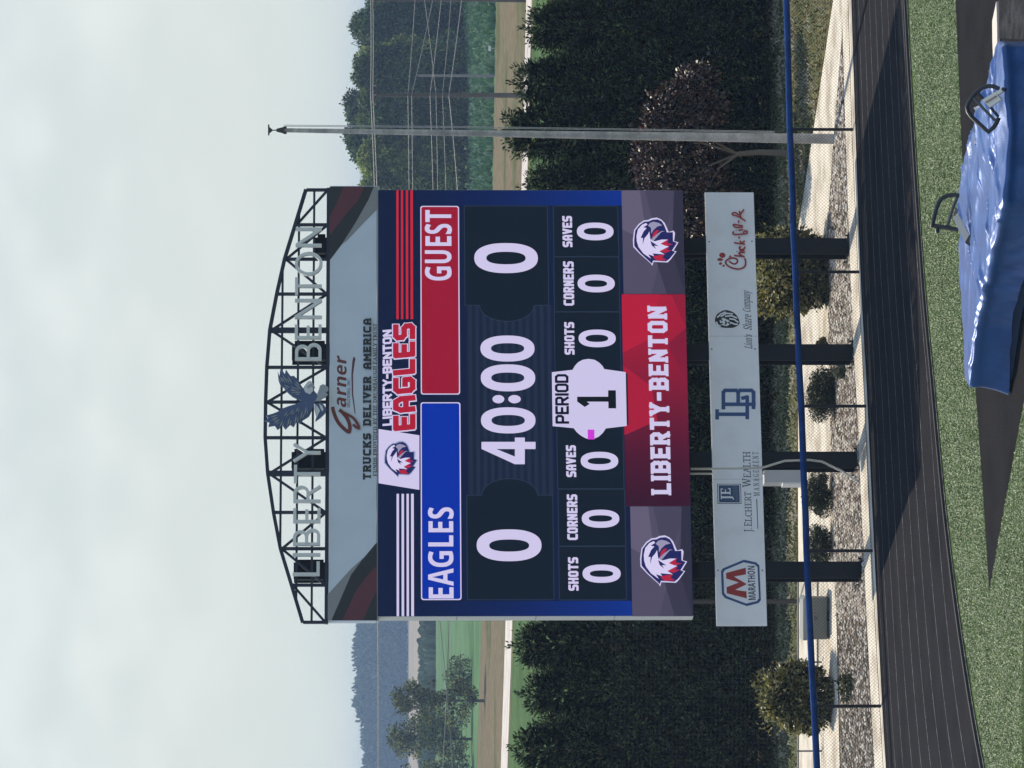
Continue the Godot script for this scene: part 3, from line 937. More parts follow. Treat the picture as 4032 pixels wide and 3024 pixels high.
func make_power_lines() -> void:
	var wood := plain("pole_wood", lin(.07, .062, .055), 0.9)
	var cable := plain("cable", lin(.34, .34, .33), 0.6, 0.2)
	var blackc := plain("cable_black", lin(.03, .03, .035), 0.5)
	var spots := [[Vector3(20.25, 0, -249), 10.7, "dark wooden utility pole right of the tall grey pole, carrying the pale cables"], [Vector3(26.75, 0, -247), 10.9, "dark wooden utility pole at the right edge of the view"]]
	for q in spots:
		var t := thing("utility_pole", q[2], "utility pole", q[0], 0.0, "utility poles along the road")
		var b := MB.new()
		b.tube([Vector3(0, -0.1, 0), Vector3(0.02, q[1] * 0.5, 0), Vector3(0, q[1], 0)], 0.19, 0.13, 9)
		obj("pole", b, wood, t)
		b = MB.new()
		b.bar(Vector3(-0.75, q[1] - 0.35, 0.12), Vector3(0.75, q[1] - 0.35, 0.12), 0.1, 0.1)
		obj("crossarm", b, wood, t)
		for s in [-0.65, 0.0, 0.65]:
			b = MB.new()
			b.tube([Vector3(s, q[1] - 0.3, 0.12), Vector3(s, q[1] - 0.08, 0.12)], 0.05, 0.035, 7)
			obj("insulator", b, plain("porcelain", lin(.3, .28, .26), 0.3), t)
	var t2 := thing("utility_pole", "paler slim pole standing in the field behind the dark one", "utility pole", Vector3(27.7, 0, -319), 0.0, "utility poles along the road")
	var b2 := MB.new()
	b2.tube([Vector3(0, -0.1, 0), Vector3(0, 3.4, 0), Vector3(0, 6.9, 0)], 0.14, 0.1, 8)
	obj("pole", b2, plain("pole_grey", lin(.22, .22, .22), 0.8), t2)
	var t3 := thing("utility_pole", "utility pole hidden behind the scoreboard, carrying the same cables", "utility pole", Vector3(-5.4, 0, -268.5), 0.0, "utility poles along the road")
	b2 = MB.new()
	b2.tube([Vector3(0, -0.1, 0), Vector3(0, 5.0, 0), Vector3(0, 10.7, 0)], 0.18, 0.13, 8)
	obj("pole", b2, wood, t3)
	# cables: heights off the right edge, at the right pole, at the dark pole, at the hidden pole, and the sag after the dark pole
	var right := Vector3(60, 0, -215)
	var a := Vector3(26.75, 0, -247); var p := Vector3(20.25, 0, -249); var h := Vector3(-5.4, 0, -268.5)
	var runs := [[10.9, 10.75, 10.77, 10.5, 0.25, .024, "upper pale cable along the very top of the utility poles"], [10.8, 10.6, 10.62, 10.4, 0.3, .024, "lower pale cable of the pair at the pole tops"],
		[7.4, 7.68, 8.17, 8.0, 0.1, .016, "pale cable nearest below the top pair on the dark pole"], [6.0, 6.44, 7.9, 7.8, 0.1, .015, "steep pale cable dropping to the right from the dark pole"], [7.6, 7.03, 6.2, 5.9, 0.15, .013, "faint cable that rises to the right across the others"],
		[5.4, 5.86, 6.62, 6.1, 0.2, .018, "pale cable at mid height of the dark pole"], [4.9, 5.18, 5.75, 5.2, 0.25, .012, "dim thin cable below mid height of the dark pole"], [3.9, 4.44, 5.3, 4.0, 0.5, .02, "lowest bright cable on the dark pole"]]
	for q in runs:
		var off := Vector3(0, 0, 0.2)
		var line := sag_line(right + Vector3(0, q[0], 0) + off, a + Vector3(0, q[1], 0) + off, 0.2)
		line.append_array(sag_line(a + Vector3(0, q[1], 0) + off, p + Vector3(0, q[2], 0) + off, 0.03))
		line.append_array(sag_line(p + Vector3(0, q[2], 0) + off, h + Vector3(0, q[3], 0) + off, q[4]))
		if q[5] > 0.023: line.append_array(sag_line(h + Vector3(0, q[3], 0) + off, Vector3(-62, 10.9, -327), 0.3))
		var b := MB.new()
		b.tube(line, q[5], q[5], 4, false)
		tag(obj("power_cable", b, cable), q[6], "cable", "cables on the utility poles")
	for q in [[Vector3(-12, 6.4, -262), Vector3(-52, 3.2, -330), 0.6, "black cable crossing the green field at the left"], [Vector3(-12, 5.0, -262), Vector3(-52, 6.0, -330), 0.5, "black cable rising to the left over the green field"]]:
		var b := MB.new()
		b.tube(sag_line(q[0], q[1], q[2]), 0.03, 0.03, 4, false)
		tag(obj("power_cable", b, blackc), q[3], "cable", "cables on the utility poles")

# ---------------------------------------------------------------- the scoreboard
func make_scoreboard() -> void:
	var t := thing("scoreboard", "large video scoreboard on four black posts with arched truss sign on top", "scoreboard", BOARD_AT, BOARD_TURN)
	var steel := plain("black_steel", lin(.008, .010, .015), 0.6, 0.0, 0.3)
	var navy := plain("truss_paint", lin(.020, .028, .055), 0.5, 0.0, 0.4)
	var grey := plain("sign_grey", lin(.70, .72, .71), 0.55)
	var cabinet := plain("cabinet_white", lin(.55, .57, .58), 0.5)
	var white := earth("panel_white", [[0.0, 0.5, 1.0], [lin(.73, .76, .80), lin(.75, .78, .82), lin(.76, .79, .83)]], 0.25, [[0.2, 0.45, 0.8], [Color(.965, .965, .96), Color(.99, .99, .99), Color(1, 1, 1)]], 0.2, 0.0, 0.6, 101)
	# posts: H-section columns whose heads show behind the sign letters
	var tops := [11.40, 11.46, 11.47, 11.02]
	var post_x := [-3.43, -1.14, 1.14, 3.43]
	for k in 4:
		var x: float = post_x[k]
		var b := MB.new()
		b.box(Vector3(x - .17, -0.3, -.47), Vector3(x + .17, tops[k], -.435))
		b.box(Vector3(x - .17, -0.3, -.79), Vector3(x + .17, tops[k], -.755))
		b.box(Vector3(x - .03, -0.3, -.755), Vector3(x + .03, tops[k] - .01, -.47))
		obj("support_post", b, steel, t)
		b = MB.new()
		b.box(Vector3(x - .27, -.05, -.88), Vector3(x + .27, .035, -.34))
		for bx in [-.22, .22]:
			for bz in [-.82, -.40]: b.tube([Vector3(x + bx, .03, bz), Vector3(x + bx, .09, bz)], .018, .018, 6)
		obj("base_plate", b, steel, t)
		b = MB.new()
		b.box(Vector3(x - .21, 10.80, -.43), Vector3(x + .19, tops[k] - .06, -.28))
		obj("post_head_box", b, steel, t)
	# cabinet of the screen: body, back, pale side returns
	var q := [-446.8, 346.1, 448.1, 972]
	var lo := Vector2(q[0], q[1]) * 0.01; var hi := Vector2(q[2], q[3]) * 0.01
	var b := MB.new()
	b.box(Vector3(lo.x + .02, lo.y + .01, -.37), Vector3(hi.x - .02, hi.y, -.012))
	obj("cabinet", b, plain("cabinet_dark", lin(.02, .02, .022), 0.6), t)
	for s in [lo.x - .005, hi.x - .017]:
		b = MB.new()
		for j in 4:                                             # four cabinets high, seams between them
			var y0 := lerpf(lo.y, hi.y, j / 4.0); var y1 := lerpf(lo.y, hi.y, (j + 1) / 4.0) - .012
			b.box(Vector3(s, y0, -.365), Vector3(s + .022, y1, -.006))
		obj("side_return", b, cabinet, t)
	make_screen(t)
	make_banner(t, navy)
	make_truss(t, navy, grey)
	make_sponsor_panel(t, white)
	# power box and pale conduits on the third post from the right
	var box_grey := plain("box_grey", lin(.40, .41, .42), 0.5)
	b = MB.new()
	b.box(Vector3(-1.62, 1.14, -.72), Vector3(-1.36, 1.92, -.42))
	obj("power_box", b, box_grey, t)
	b = MB.new()
	b.box(Vector3(-1.665, 1.10, -.66), Vector3(-1.625, 1.55, -.40))
	obj("junction_box", b, plain("box_white", lin(.66, .66, .64), 0.5), t)
	b = MB.new()
	b.tube([Vector3(-1.34, 3.4, -.40), Vector3(-1.34, 2.5, -.40), Vector3(-1.32, 1.95, -.38), Vector3(-1.18, 1.5, -.38), Vector3(-1.16, 1.0, -.38), Vector3(-1.2, .75, -.36), Vector3(-1.42, .35, -.3), Vector3(-1.72, -.02, -.2)], .025, .025, 7)
	obj("conduit", b, plain("conduit", lin(.45, .44, .40), 0.5), t)
	b = MB.new()
	b.tube([Vector3(-1.43, 3.5, -.44), Vector3(-1.43, 1.9, -.44)], .02, .02, 7)
	obj("conduit", b, plain("conduit", lin(.45, .44, .40), 0.5), t)

# one printed or lit shape on the board, its own part
func mark(parent: Node, called: String, m: Material, polys: Array, z: float) -> void:
	var b := MB.new()
	for p in polys: b.flat(p, z)
	obj(called, b, m, parent)

func letters(parent: Node, called: String, m: Material, text: String, r: Array, w: float, z: float, serif := 0.0, slant := 0.0, gap := 0.32) -> void:
	var b := MB.new()
	block_text(b, text, r, w, z, serif, slant, gap)
	obj(called, b, m, parent)

func print_text(parent: Node, called: String, m: Material, text: String, r: Array, z: float, serif := false, bold := false, slant := 0.0) -> void:
	var b := MB.new()
	font_text(b, text, r, z, serif, bold, slant)
	obj(called, b, m, parent)

func frame_line(parent: Node, called: String, m: Material, p: PackedVector2Array, w: float, z: float) -> void:
	var b := MB.new()
	var c := p.duplicate()
	c.append(p[0])
	strokes(b, c, w, z, 0.0, 0.00005)
	obj(called, b, m, parent)

func fit(a: Array, r: Array) -> PackedVector2Array:            # hundredths of a box to metres
	var p := PackedVector2Array()
	for k in range(0, a.size(), 2):
		p.append(Vector2(lerpf(r[0], r[2], a[k] * 0.01), lerpf(r[1], r[3], a[k + 1] * 0.01)) * 0.01)
	return p

func bird_head(parent: Node, r: Array, z: float, pale: Color) -> void:
	var navy := glow(Color8(32, 36, 92))
	var parts := [
		["emblem_outline", glow(pale), [[95.5, 61.8, 99.1, 54.5, 100.4, 43.6, 96.4, 34.5, 89.1, 27.3, 70.5, 19.6, 73.1, 9.1, 68.2, 6.2, 51.3, 8.7, 48.7, -0.4, 31.3, 10.5, 30.0, 4.0, 12.4, 17.3, 6.9, 23.3, 8.2, 52.7, -0.4, 55.5, 4.5, 58.2, 25.5, 81.8, 39.1, 94.5, 54.5, 94.9, 74.5, 91.8, 87.3, 81.8, 94.5, 70.9]]],
		["emblem_shadow", navy, [[92.4, 60.9, 96.0, 52.7, 96.7, 41.8, 92.4, 33.6, 84.5, 28.7, 69.5, 23.3, 70.0, 10.9, 50.9, 10.9, 47.6, 2.7, 31.8, 13.6, 28.7, 6.9, 14.5, 19.1, 9.1, 26.4, 10.9, 53.6, 4.2, 56.0, 26.4, 80.0, 40.9, 92.2, 54.5, 92.2, 73.6, 89.5, 85.1, 80.0, 91.8, 70.0]]],
		["emblem_face", glow(Color8(214, 206, 240)), [[89.1, 66.4, 85.1, 75.5, 75.5, 84.0, 61.8, 87.3, 50.9, 86.9, 39.1, 83.6, 25.5, 73.6, 14.5, 57.8, 23.6, 63.3, 20.0, 50.9, 25.5, 54.5, 23.6, 29.1, 30.0, 40.0, 40.0, 20.0, 45.5, 37.3, 54.5, 20.0, 54.5, 34.5, 50.9, 49.1, 54.5, 58.2, 70.9, 60.0, 78.2, 64.5, 80.0, 72.7, 85.5, 63.6]]],
		["emblem_eye", navy, [[80.4, 63.6, 70.9, 72.4, 57.8, 78.5, 57.8, 73.5, 43.3, 74.9, 57.3, 70.5, 65.5, 63.3, 75.5, 57.8], [51.8, 58.5, 49.1, 54.5, 40.9, 41.8, 41.8, 50.9, 34.5, 46.4, 41.8, 55.5]]],
		["emblem_beak", glow(Color8(150, 146, 176)), [[89.1, 58.2, 91.6, 50.9, 89.1, 40.0, 84.0, 32.4, 81.8, 42.7, 74.5, 50.9, 66.4, 56.4, 78.2, 56.4, 83.6, 62.7], [71.3, 27.3, 70.5, 34.5, 52.4, 50.9, 54.2, 58.2, 65.1, 45.5, 72.4, 34.5]]],
		["emblem_feather", glow(Color8(176, 34, 62)), [[45.5, 37.3, 55.3, 20.0, 46.9, 23.3, 44.7, 10.9, 40.9, 25.5], [30.0, 40.0, 39.6, 19.1, 32.4, 24.0, 32.7, 13.5, 26.4, 27.3], [19.6, 54.5, 23.6, 29.1, 17.1, 34.2, 11.6, 25.1, 10.5, 45.5, 14.5, 50.9], [74.2, 45.5, 73.5, 39.6, 63.3, 47.3, 57.8, 54.5, 67.3, 52.7]]],
	]
	for k in parts.size():
		var polys := []
		for a in parts[k][2]: polys.append(fit(a, r))
		mark(parent, parts[k][0], parts[k][1], polys, z + 0.0012 * k)

func make_screen(t: Node3D) -> void:
	var lit := Color8(206, 199, 234)
	var q := [-446.8, 346.1, 448.1, 972]
	# the field the picture stands on: deep blue, brighter towards its lower corners
	var b := MB.new()
	b.flat(rect(q), 0.0)
	var scr := obj("display_screen", b, glow(Color8(14, 26, 58)), t)
	var g := Gradient.new()
	g.offsets = PackedFloat32Array([0.0, 0.45, 1.0])
	g.colors = PackedColorArray([Color8(13, 27, 64), Color8(12, 32, 88), Color8(10, 46, 136)])
	var gt := GradientTexture2D.new()
	gt.gradient = g; gt.width = 8; gt.height = 256; gt.fill_from = Vector2(0, 0); gt.fill_to = Vector2(0, 1)
	var gm := plain("glow_gradient", lin(.004, .004, .005), 0.9, 0.0, 0.0)
	gm.emission_enabled = true; gm.emission = Color.BLACK; gm.emission_texture = gt; gm.emission_energy_multiplier = SCREEN
	for r in [[-446.5, 467.9, -416.5, 895.1], [415.3, 469, 447.4, 893.2]]:
		b = MB.new()
		b.quad(Vector3(r[0], r[1], .12) * .01, Vector3(r[2], r[1], .12) * .01, Vector3(r[2], r[3], .12) * .01, Vector3(r[0], r[3], .12) * .01)
		obj("screen_edge_band", b, gm, scr)
	var panel := glow(Color8(15, 26, 40))
	var thin := glow(Color8(42, 56, 78))
	# heading: stripes, tilted white tile, two lines of lettering
	var z := 0.004
	var tops := [[-446.7, 929.8, -196.2, 934.6], [-446.7, 919.8, -196.2, 924.7], [-446.7, 910.1, -196.2, 914.8], [-446.7, 900.3, -196.2, 905.8]]
	for r in tops: mark(scr, "white_stripe", glow(lit), [rect(r)], z)
	for r in [[170.1, 930.2, 447.4, 934.7], [170.1, 920.9, 447.5, 925.3], [170.2, 910.7, 447.5, 915.3], [170.2, 900.8, 447.5, 905.9]]:
		mark(scr, "red_stripe", glow(Color8(196, 34, 52)), [rect(r)], z)
	mark(scr, "heading_tile", glow(lit), [pts([-61.6, 970.7, -74.9, 888.8, -188.2, 889.1, -174.4, 970.6])], z + .003)
	bird_head(scr, [-163.5, 892, -86.4, 963.2], z + .005, Color8(150, 160, 196))
	mark(scr, "heading_shade", glow(Color8(16, 24, 58)), [pts([-55, 965.7, -59, 941.7, 148.7, 941.6, 148.6, 965.9])], z + .002)
	letters(scr, "heading_lettering", glow(lit), "LIBERTY-BENTON", [-54.1, 943.8, 145.9, 962.7], 0.046, z + .004, 0.0, -0.08, 0.2)
	for s in [["heading_outline", glow(lit), .158, z + .014], ["heading_lettering", glow(Color8(172, 26, 52)), .116, z + .034]]:
		b = MB.new()
		block_text(b, "EAGLES", [-63.1, 896.4, 156.9, 941.7], 0.116, s[3], 0.0, -0.10, 0.42, s[2])
		obj(s[0], b, s[1], scr)
	# team panels
	for s in [[[10.5, 806.4, 413.5, 885.7], Color8(150, 20, 48), "GUEST", [309.5, 821.2, 405.7, 872.1]], [[-414.1, 806, -5.6, 886.3], Color8(3, 46, 162), "EAGLES", [-405.8, 819.4, -183.3, 872.5]]]:
		mark(scr, "team_panel_border", glow(lit), [rounded(s[0], 5.0)], z)
		var e := 2.2
		mark(scr, "team_panel", glow(s[1]), [rounded([s[0][0] + e, s[0][1] + e, s[0][2] - e, s[0][3] - e], 4.0)], z + .002)
	print_text(scr, "team_name", glow(lit), "GUEST", [252.6, 821.2, 404.4, 876.6], z + .005, false, true)
	print_text(scr, "team_name", glow(lit), "EAGLES", [-410.9, 820.7, -224.3, 872.1], z + .005, false, true)
	# ribbed band behind the clock
	var band := [-198.5, 618, 199.4, 792.8]
	mark(scr, "clock_band", glow(Color8(20, 32, 56)), [rect(band)], z)
	for k in 12:
		var f := lerpf(band[1], band[3], (k + 0.25) / 12.0)
		mark(scr, "clock_band_rib", glow(Color8(31, 42, 64)), [rect([band[0], f, band[2], f + (band[3] - band[1]) / 24.0])], z + .0015)
	# score panels with a bulge towards the clock
	for s in [[[-413.4, 622.5, -199.6, 794.5], 1], [[199.6, 625.3, 413.4, 795.6], -1]]:
		var r: Array = s[0]
		var p := PackedVector2Array()
		var mid: float = (r[1] + r[3]) * 0.5; var rad: float = (r[3] - r[1]) * 0.325
		var inner: float = r[2] if s[1] > 0 else r[0]
		var outer: float = r[0] if s[1] > 0 else r[2]
		p.append(Vector2(outer, r[1])); p.append(Vector2(inner, r[1]))
		for k in 21:
			var a := -PI / 2 + PI * k / 20.0
			p.append(Vector2(inner + float(s[1]) * cos(a) * rad * 0.62, mid + sin(a) * rad))
		p.append(Vector2(inner, r[3])); p.append(Vector2(outer, r[3]))
		for k in p.size(): p[k] *= 0.01
		mark(scr, "score_panel", panel, [p], z + .003)
		frame_line(scr, "score_panel_line", thin, p, 0.014, z + .0045)
	for s in [[[-335.4, 646.1, -270, 775.4], [-315.7, 670.7, -290.8, 750.3], "score_digit"], [[268.3, 646.1, 333, 776], [287.2, 671.1, 314.2, 751.3], "score_digit"],
			[[79.9, 655.2, 135, 764.9], [96.7, 676.2, 118.8, 743.4], "clock_digit"], [[17, 654.5, 73.9, 764.6], [34.4, 676.7, 56.7, 743.4], "clock_digit"], [[-71.2, 655, -16.5, 764.9], [-55.6, 676.5, -32.5, 743.6], "clock_digit"],
			[[339.2, 490.4, 377.5, 565.6], [351.1, 505.7, 366.1, 551.3], "stat_digit"], [[227.3, 489.9, 265.2, 565.8], [238.8, 505.6, 253.3, 550.9], "stat_digit"], [[110.3, 490.1, 147.8, 565.6], [121.5, 505.4, 136.9, 551.2], "stat_digit"],
			[[-147.9, 489.8, -109.7, 565.3], [-135.5, 504.5, -122.2, 551.2], "stat_digit"], [[-267, 489.9, -229.8, 565], [-254.4, 504.2, -241.2, 551], "stat_digit"], [[-379.9, 489.3, -342.5, 565.2], [-367.8, 504.1, -354.4, 550.7], "stat_digit"]]:
		b = MB.new()
		nought(b, s[0], s[1], z + .010)
		obj(s[2], b, glow(lit), scr)
	b = MB.new()
	disc(b, [-8.1, 717.4, 9.3, 741.3], z + .010); disc(b, [-8.1, 684.3, 9.3, 709.5], z + .010)
	obj("clock_colon", b, glow(lit), scr)
	b = MB.new()
	b.flat(pts([-88.8, 764.1, -103.5, 764.3, -135.4, 697.6, -135.4, 677.6, -103.9, 677.2, -103.9, 697.2, -119.5, 697.4, -103.8, 734.1, -88.8, 734]), z + .010)
	b.flat(pts([-88.8, 734, -103.8, 734.1, -103.9, 655.7, -88.9, 655.5]), z + .0104)
	b.flat(pts([-79.9, 697, -88.9, 697.1, -88.9, 677.1, -79.9, 677]), z + .010)
	obj("clock_digit", b, glow(lit), scr)
	# the six small boxes
	for s in [[[304, 480.7, 413.7, 613.2], "SAVES", [324.4, 575.1, 391.4, 595.1]], [[185.9, 480.9, 303.7, 613.7], "CORNERS", [198.9, 573.3, 293.2, 594.9]], [[49.4, 480.6, 185.4, 614.1], "SHOTS", [94.5, 574.2, 163.4, 594.4]],
			[[-186.3, 479.3, -56.3, 612.2], "SAVES", [-162.2, 574.6, -96.3, 594.7]], [[-304.4, 478.1, -187.1, 611.7], "CORNERS", [-292.1, 573.4, -198.4, 594.4]], [[-414.4, 478.8, -305.2, 612], "SHOTS", [-395.8, 573.5, -327.7, 593.8]]]:
		var p := rounded(s[0], 2.5)
		mark(scr, "stat_panel", panel, [p], z + .003)
		frame_line(scr, "stat_panel_line", thin, p, 0.014, z + .0045)
		letters(scr, "stat_label", glow(lit), s[1], s[2], 0.047, z + .010, 0.0, 0.0, 0.30)
	# the period tile, shaped like a shield with round ears
	var p := pts([57.2, 620.8, 62.3, 578.7, 70.3, 574.3, 78.3, 567.3, 83.4, 558.1, 85.5, 546.2, 83.4, 533.7, 77.6, 524.7, 70.3, 517.8, 63.8, 514.5, 57.5, 471.3, -55.8, 471.3, -61, 513.6, -70.2, 519.6, -78.1, 528, -82, 536.4, -83.9, 543.4, -81.7, 554.4, -76, 564.1, -68.8, 572.3, -60.4, 578.4, -56.1, 620.7])
	mark(scr, "period_tile", glow(Color8(203, 197, 232)), [p], z + .014)
	mark(scr, "faulty_pixels", glow(Color8(206, 56, 214)), [rect([-83.9, 536.8, -63.5, 550.3])], z + .016)
	letters(scr, "period_label", glow(Color8(12, 16, 40)), "PERIOD", [-51.2, 587.4, 52.8, 615], 0.052, z + .016, 0.0, 0.0, 0.2)
	mark(scr, "period_digit", glow(Color8(14, 20, 28)), [pts([5.6, 570.4, 5.6, 507.8, 19.1, 507.6, 19.1, 492, -19, 492, -19, 507.6, -4.9, 507.6, -4.9, 551.1, -9.6, 545, -16.1, 555.5, -4.5, 570.6])], z + .016)
	mark(scr, "period_shade", glow(Color8(20, 18, 38)), [rect([-53, 467.7, 55, 472.4])], z + .013)
	# bottom row: grey, red, grey
	for s in [[[-448, 347.5, -223, 467.6], true], [[224.3, 346.4, 448.1, 472.3], false]]:
		var r: Array = s[0]
		mark(scr, "grey_tile", glow(Color8(72, 68, 90)), [rect(r)], z)
		var up: Array = [[0, 55, 100, 8, 100, 100, 0, 100], [45, 40, 100, 5, 100, 62], [50, 60, 100, 70, 100, 100, 62, 100], [0, 0, 55, 0, 30, 45, 0, 30], [0, 0, 100, 0, 100, 14, 40, 20]]
		var tone := [Color8(80, 75, 98), Color8(70, 66, 88), Color8(98, 91, 115), Color8(56, 53, 73), Color8(46, 45, 63)]
		for k in up.size():
			mark(scr, "tile_facet", glow(tone[k]), [fit(up[k], r)], z + .001 * (k + 1))
	bird_head(scr, [-387.3, 356.6, -283.2, 455], z + .010, Color8(206, 199, 234))
	bird_head(scr, [284.4, 358.2, 388.2, 456.1], z + .010, Color8(206, 199, 234))
	var red := [-221.8, 346.7, 223.4, 476.2]
	var g2 := Gradient.new()
	g2.offsets = PackedFloat32Array([0.0, 0.22, 0.55, 0.8, 1.0])
	g2.colors = PackedColorArray([Color8(52, 16, 40), Color8(74, 16, 44), Color8(126, 20, 50), Color8(158, 22, 52), Color8(166, 24, 54)])
	var gt2 := GradientTexture2D.new()
	gt2.gradient = g2; gt2.width = 256; gt2.height = 8
	var gm2 := plain("glow_red_gradient", lin(.004, .004, .005), 0.9, 0.0, 0.0)
	gm2.emission_enabled = true; gm2.emission = Color.BLACK; gm2.emission_texture = gt2; gm2.emission_energy_multiplier = SCREEN
	b = MB.new()
	b.quad(Vector3(red[0], red[1], z * 100) * .01, Vector3(red[2], red[1], z * 100) * .01, Vector3(red[2], red[3], z * 100) * .01, Vector3(red[0], red[3], z * 100) * .01)
	obj("red_tile", b, gm2, scr)
	var rs: Array = [[33, 100, 66, 100, 56, 56, 40, 48], [78, 62, 100, 40, 100, 100, 72, 100], [58, 0, 84, 0, 76, 30], [84, 0, 100, 0, 100, 22]]
	var rt := [Color8(166, 24, 56), Color8(178, 24, 56), Color8(128, 20, 52), Color8(140, 20, 50)]
	for k in rs.size():
		mark(scr, "tile_facet", glow(rt[k]), [fit(rs[k], red)], z + .001 * (k + 1))
	letters(scr, "screen_lettering", glow(lit), "LIBERTY-BENTON", [[-200.1, 386.8, -197.9, 424.5][0], [-8, 384.7, -5.1, 428.2][1], [195.1, 385.7, 197.8, 424][2], [-8, 384.7, -5.1, 424.9][3]], 0.088, z + .010, 0.022, 0.0, 0.10)

func rounded(r: Array, e: float) -> PackedVector2Array:        # a box in centimetres with its corners rounded
	var p := PackedVector2Array()
	for c in [[r[2] - e, r[3] - e, 0.0], [r[0] + e, r[3] - e, PI / 2], [r[0] + e, r[1] + e, PI], [r[2] - e, r[1] + e, PI * 1.5]]:
		for k in 5:
			var a: float = c[2] + PI / 2 * k / 4.0
			p.append(Vector2(c[0] + cos(a) * e, c[1] + sin(a) * e) * 0.01)
	return p

func make_banner(t: Node3D, navy: Material) -> void:
	var q := [-456, 974.7, 456.7, 1069.3]
	var b := MB.new()
	b.box(Vector3(q[0] * .01, q[1] * .01 + .004, -.20), Vector3(q[2] * .01, q[3] * .01, .0))
	var ban := obj("header_banner", b, earth("banner_grey", [[0.0, 0.5, 1.0], [lin(.65, .73, .83), lin(.66, .74, .84), lin(.67, .75, .85)]], 0.2, [[0.2, 0.5, 0.8], [Color(.975, .975, .975), Color(.99, .99, .99), Color(1, 1, 1)]], 0.15, 0.0, 0.6, 103), t)
	var black := plain("print_black", lin(.022, .026, .032), 0.6)
	var wine := plain("print_wine", lin(.125, .032, .048), 0.6)
	var silver := plain("print_silver", lin(.27, .28, .29), 0.6)
	var z := 0.004
	mark(ban, "printed_swoosh", silver, [pts([-402.1, 1070.9, -350.2, 1025.2, -324, 996.5, -331.1, 1001.6, -363.3, 1025.2, -415.6, 1046.8, -454.6, 1063.5, -454.6, 1070.6])], z)
	mark(ban, "printed_swoosh", black, [pts([-454.6, 1063.5, -414.1, 1046.8, -362, 1025.2, -332.1, 1003.4, -295.8, 973.9, -343.7, 973.8, -363.4, 992.4, -397, 1016, -454.7, 1042.1])], z)
	mark(ban, "printed_swoosh", wine, [pts([-454.7, 1042.1, -397, 1016, -363.4, 992.4, -343.7, 973.8, -395.2, 973.8, -412, 983.2, -454.8, 1001.3])], z)
	mark(ban, "printed_swoosh", black, [pts([-454.8, 1001.3, -412, 983.2, -395.2, 973.8, -454.9, 973.7])], z)
	mark(ban, "printed_swoosh", black, [pts([455.3, 1071.3, 455.4, 1042.4, 414.4, 1058.6, 390.5, 1071])], z)
	mark(ban, "printed_swoosh", wine, [pts([455.4, 1042.4, 455.5, 999.5, 424.5, 1013.5, 396.6, 1036.9, 348.8, 1070.8, 390.5, 1071, 414.4, 1058.6])], z)
	mark(ban, "printed_swoosh", black, [pts([455.5, 999.5, 455.5, 980.6, 426.5, 991.9, 376.7, 1018.1, 327.1, 1047.9, 295.1, 1070.6, 348.8, 1070.8, 396.6, 1036.9, 424.5, 1013.5])], z)
	mark(ban, "printed_swoosh", silver, [pts([455.5, 980.6, 455.5, 974.2, 405.6, 974.2, 378.7, 999.3, 339, 1034.8, 328.7, 1047, 376.7, 1018.1, 426.5, 991.9])], z)
	var rust := plain("print_rust", lin(.17, .035, .028), 0.6)
	b = MB.new()
	font_text(b, "arner", [-15.8, 1035.3, 93.1, 1054.7], z, false, true, 0.18)
	z += .001
	strokes(b, smooth_line(pts([-15.2, 1063.2, -27.7, 1060.4, -44, 1053.8, -56.5, 1044.6, -67.1, 1032.5, -65.1, 1028.9, -52.7, 1028.9, -38.3, 1034.5, -26.7, 1043.8, -21.9, 1049.3]), 3), 0.072, z)
	strokes(b, smooth_line(pts([-23.8, 1048.4, -30.6, 1035.4, -38.3, 1022.5, -50.8, 1013.2, -60.4, 1009.9, -58.8, 1015.1, -52.7, 1022.1]), 3), 0.052, z + .02)
	obj("sponsor_lettering", b, rust, ban)
	mark(ban, "underline_swoosh", plain("print_wine"  , lin(.125, .032, .048), 0.6), [pts([91.2, 1021, 86.3, 1017.7, 78.2, 1019.1, 53.4, 1022.4, 10.8, 1021.9, -29.6, 1017, -28.7, 1018.8, 10.8, 1024.5, 53.4, 1025.7, 82.1, 1023.6])], z)
	print_text(ban, "sponsor_lettering", black, "TRUCKING, INC.", [-17.1, 1026.8, 44.9, 1034], z, false, false, 0.25)
	letters(ban, "slogan_lettering", black, "TRUCKS DELIVER AMERICA", [-168.3, 985.8, 170.9, 1002], 0.043, z, 0.014, 0.0, 0.15)
	print_text(ban, "slogan_lettering", plain("print_maroon", lin(.04, .02, .024), 0.6), "FUNDS PROVIDED BY THE DRUMBAUGH FAMILY TRUST", [-159.7, 974.1, 160.9, 981.6], z, true, true)
	b = MB.new()
	b.box(Vector3(q[0] * .01, q[1] * .01 - .055, -.15), Vector3(q[2] * .01, q[1] * .01, -.02))
	obj("bottom_edge", b, plain("edge_light", lin(.48, .50, .52), 0.5), ban)

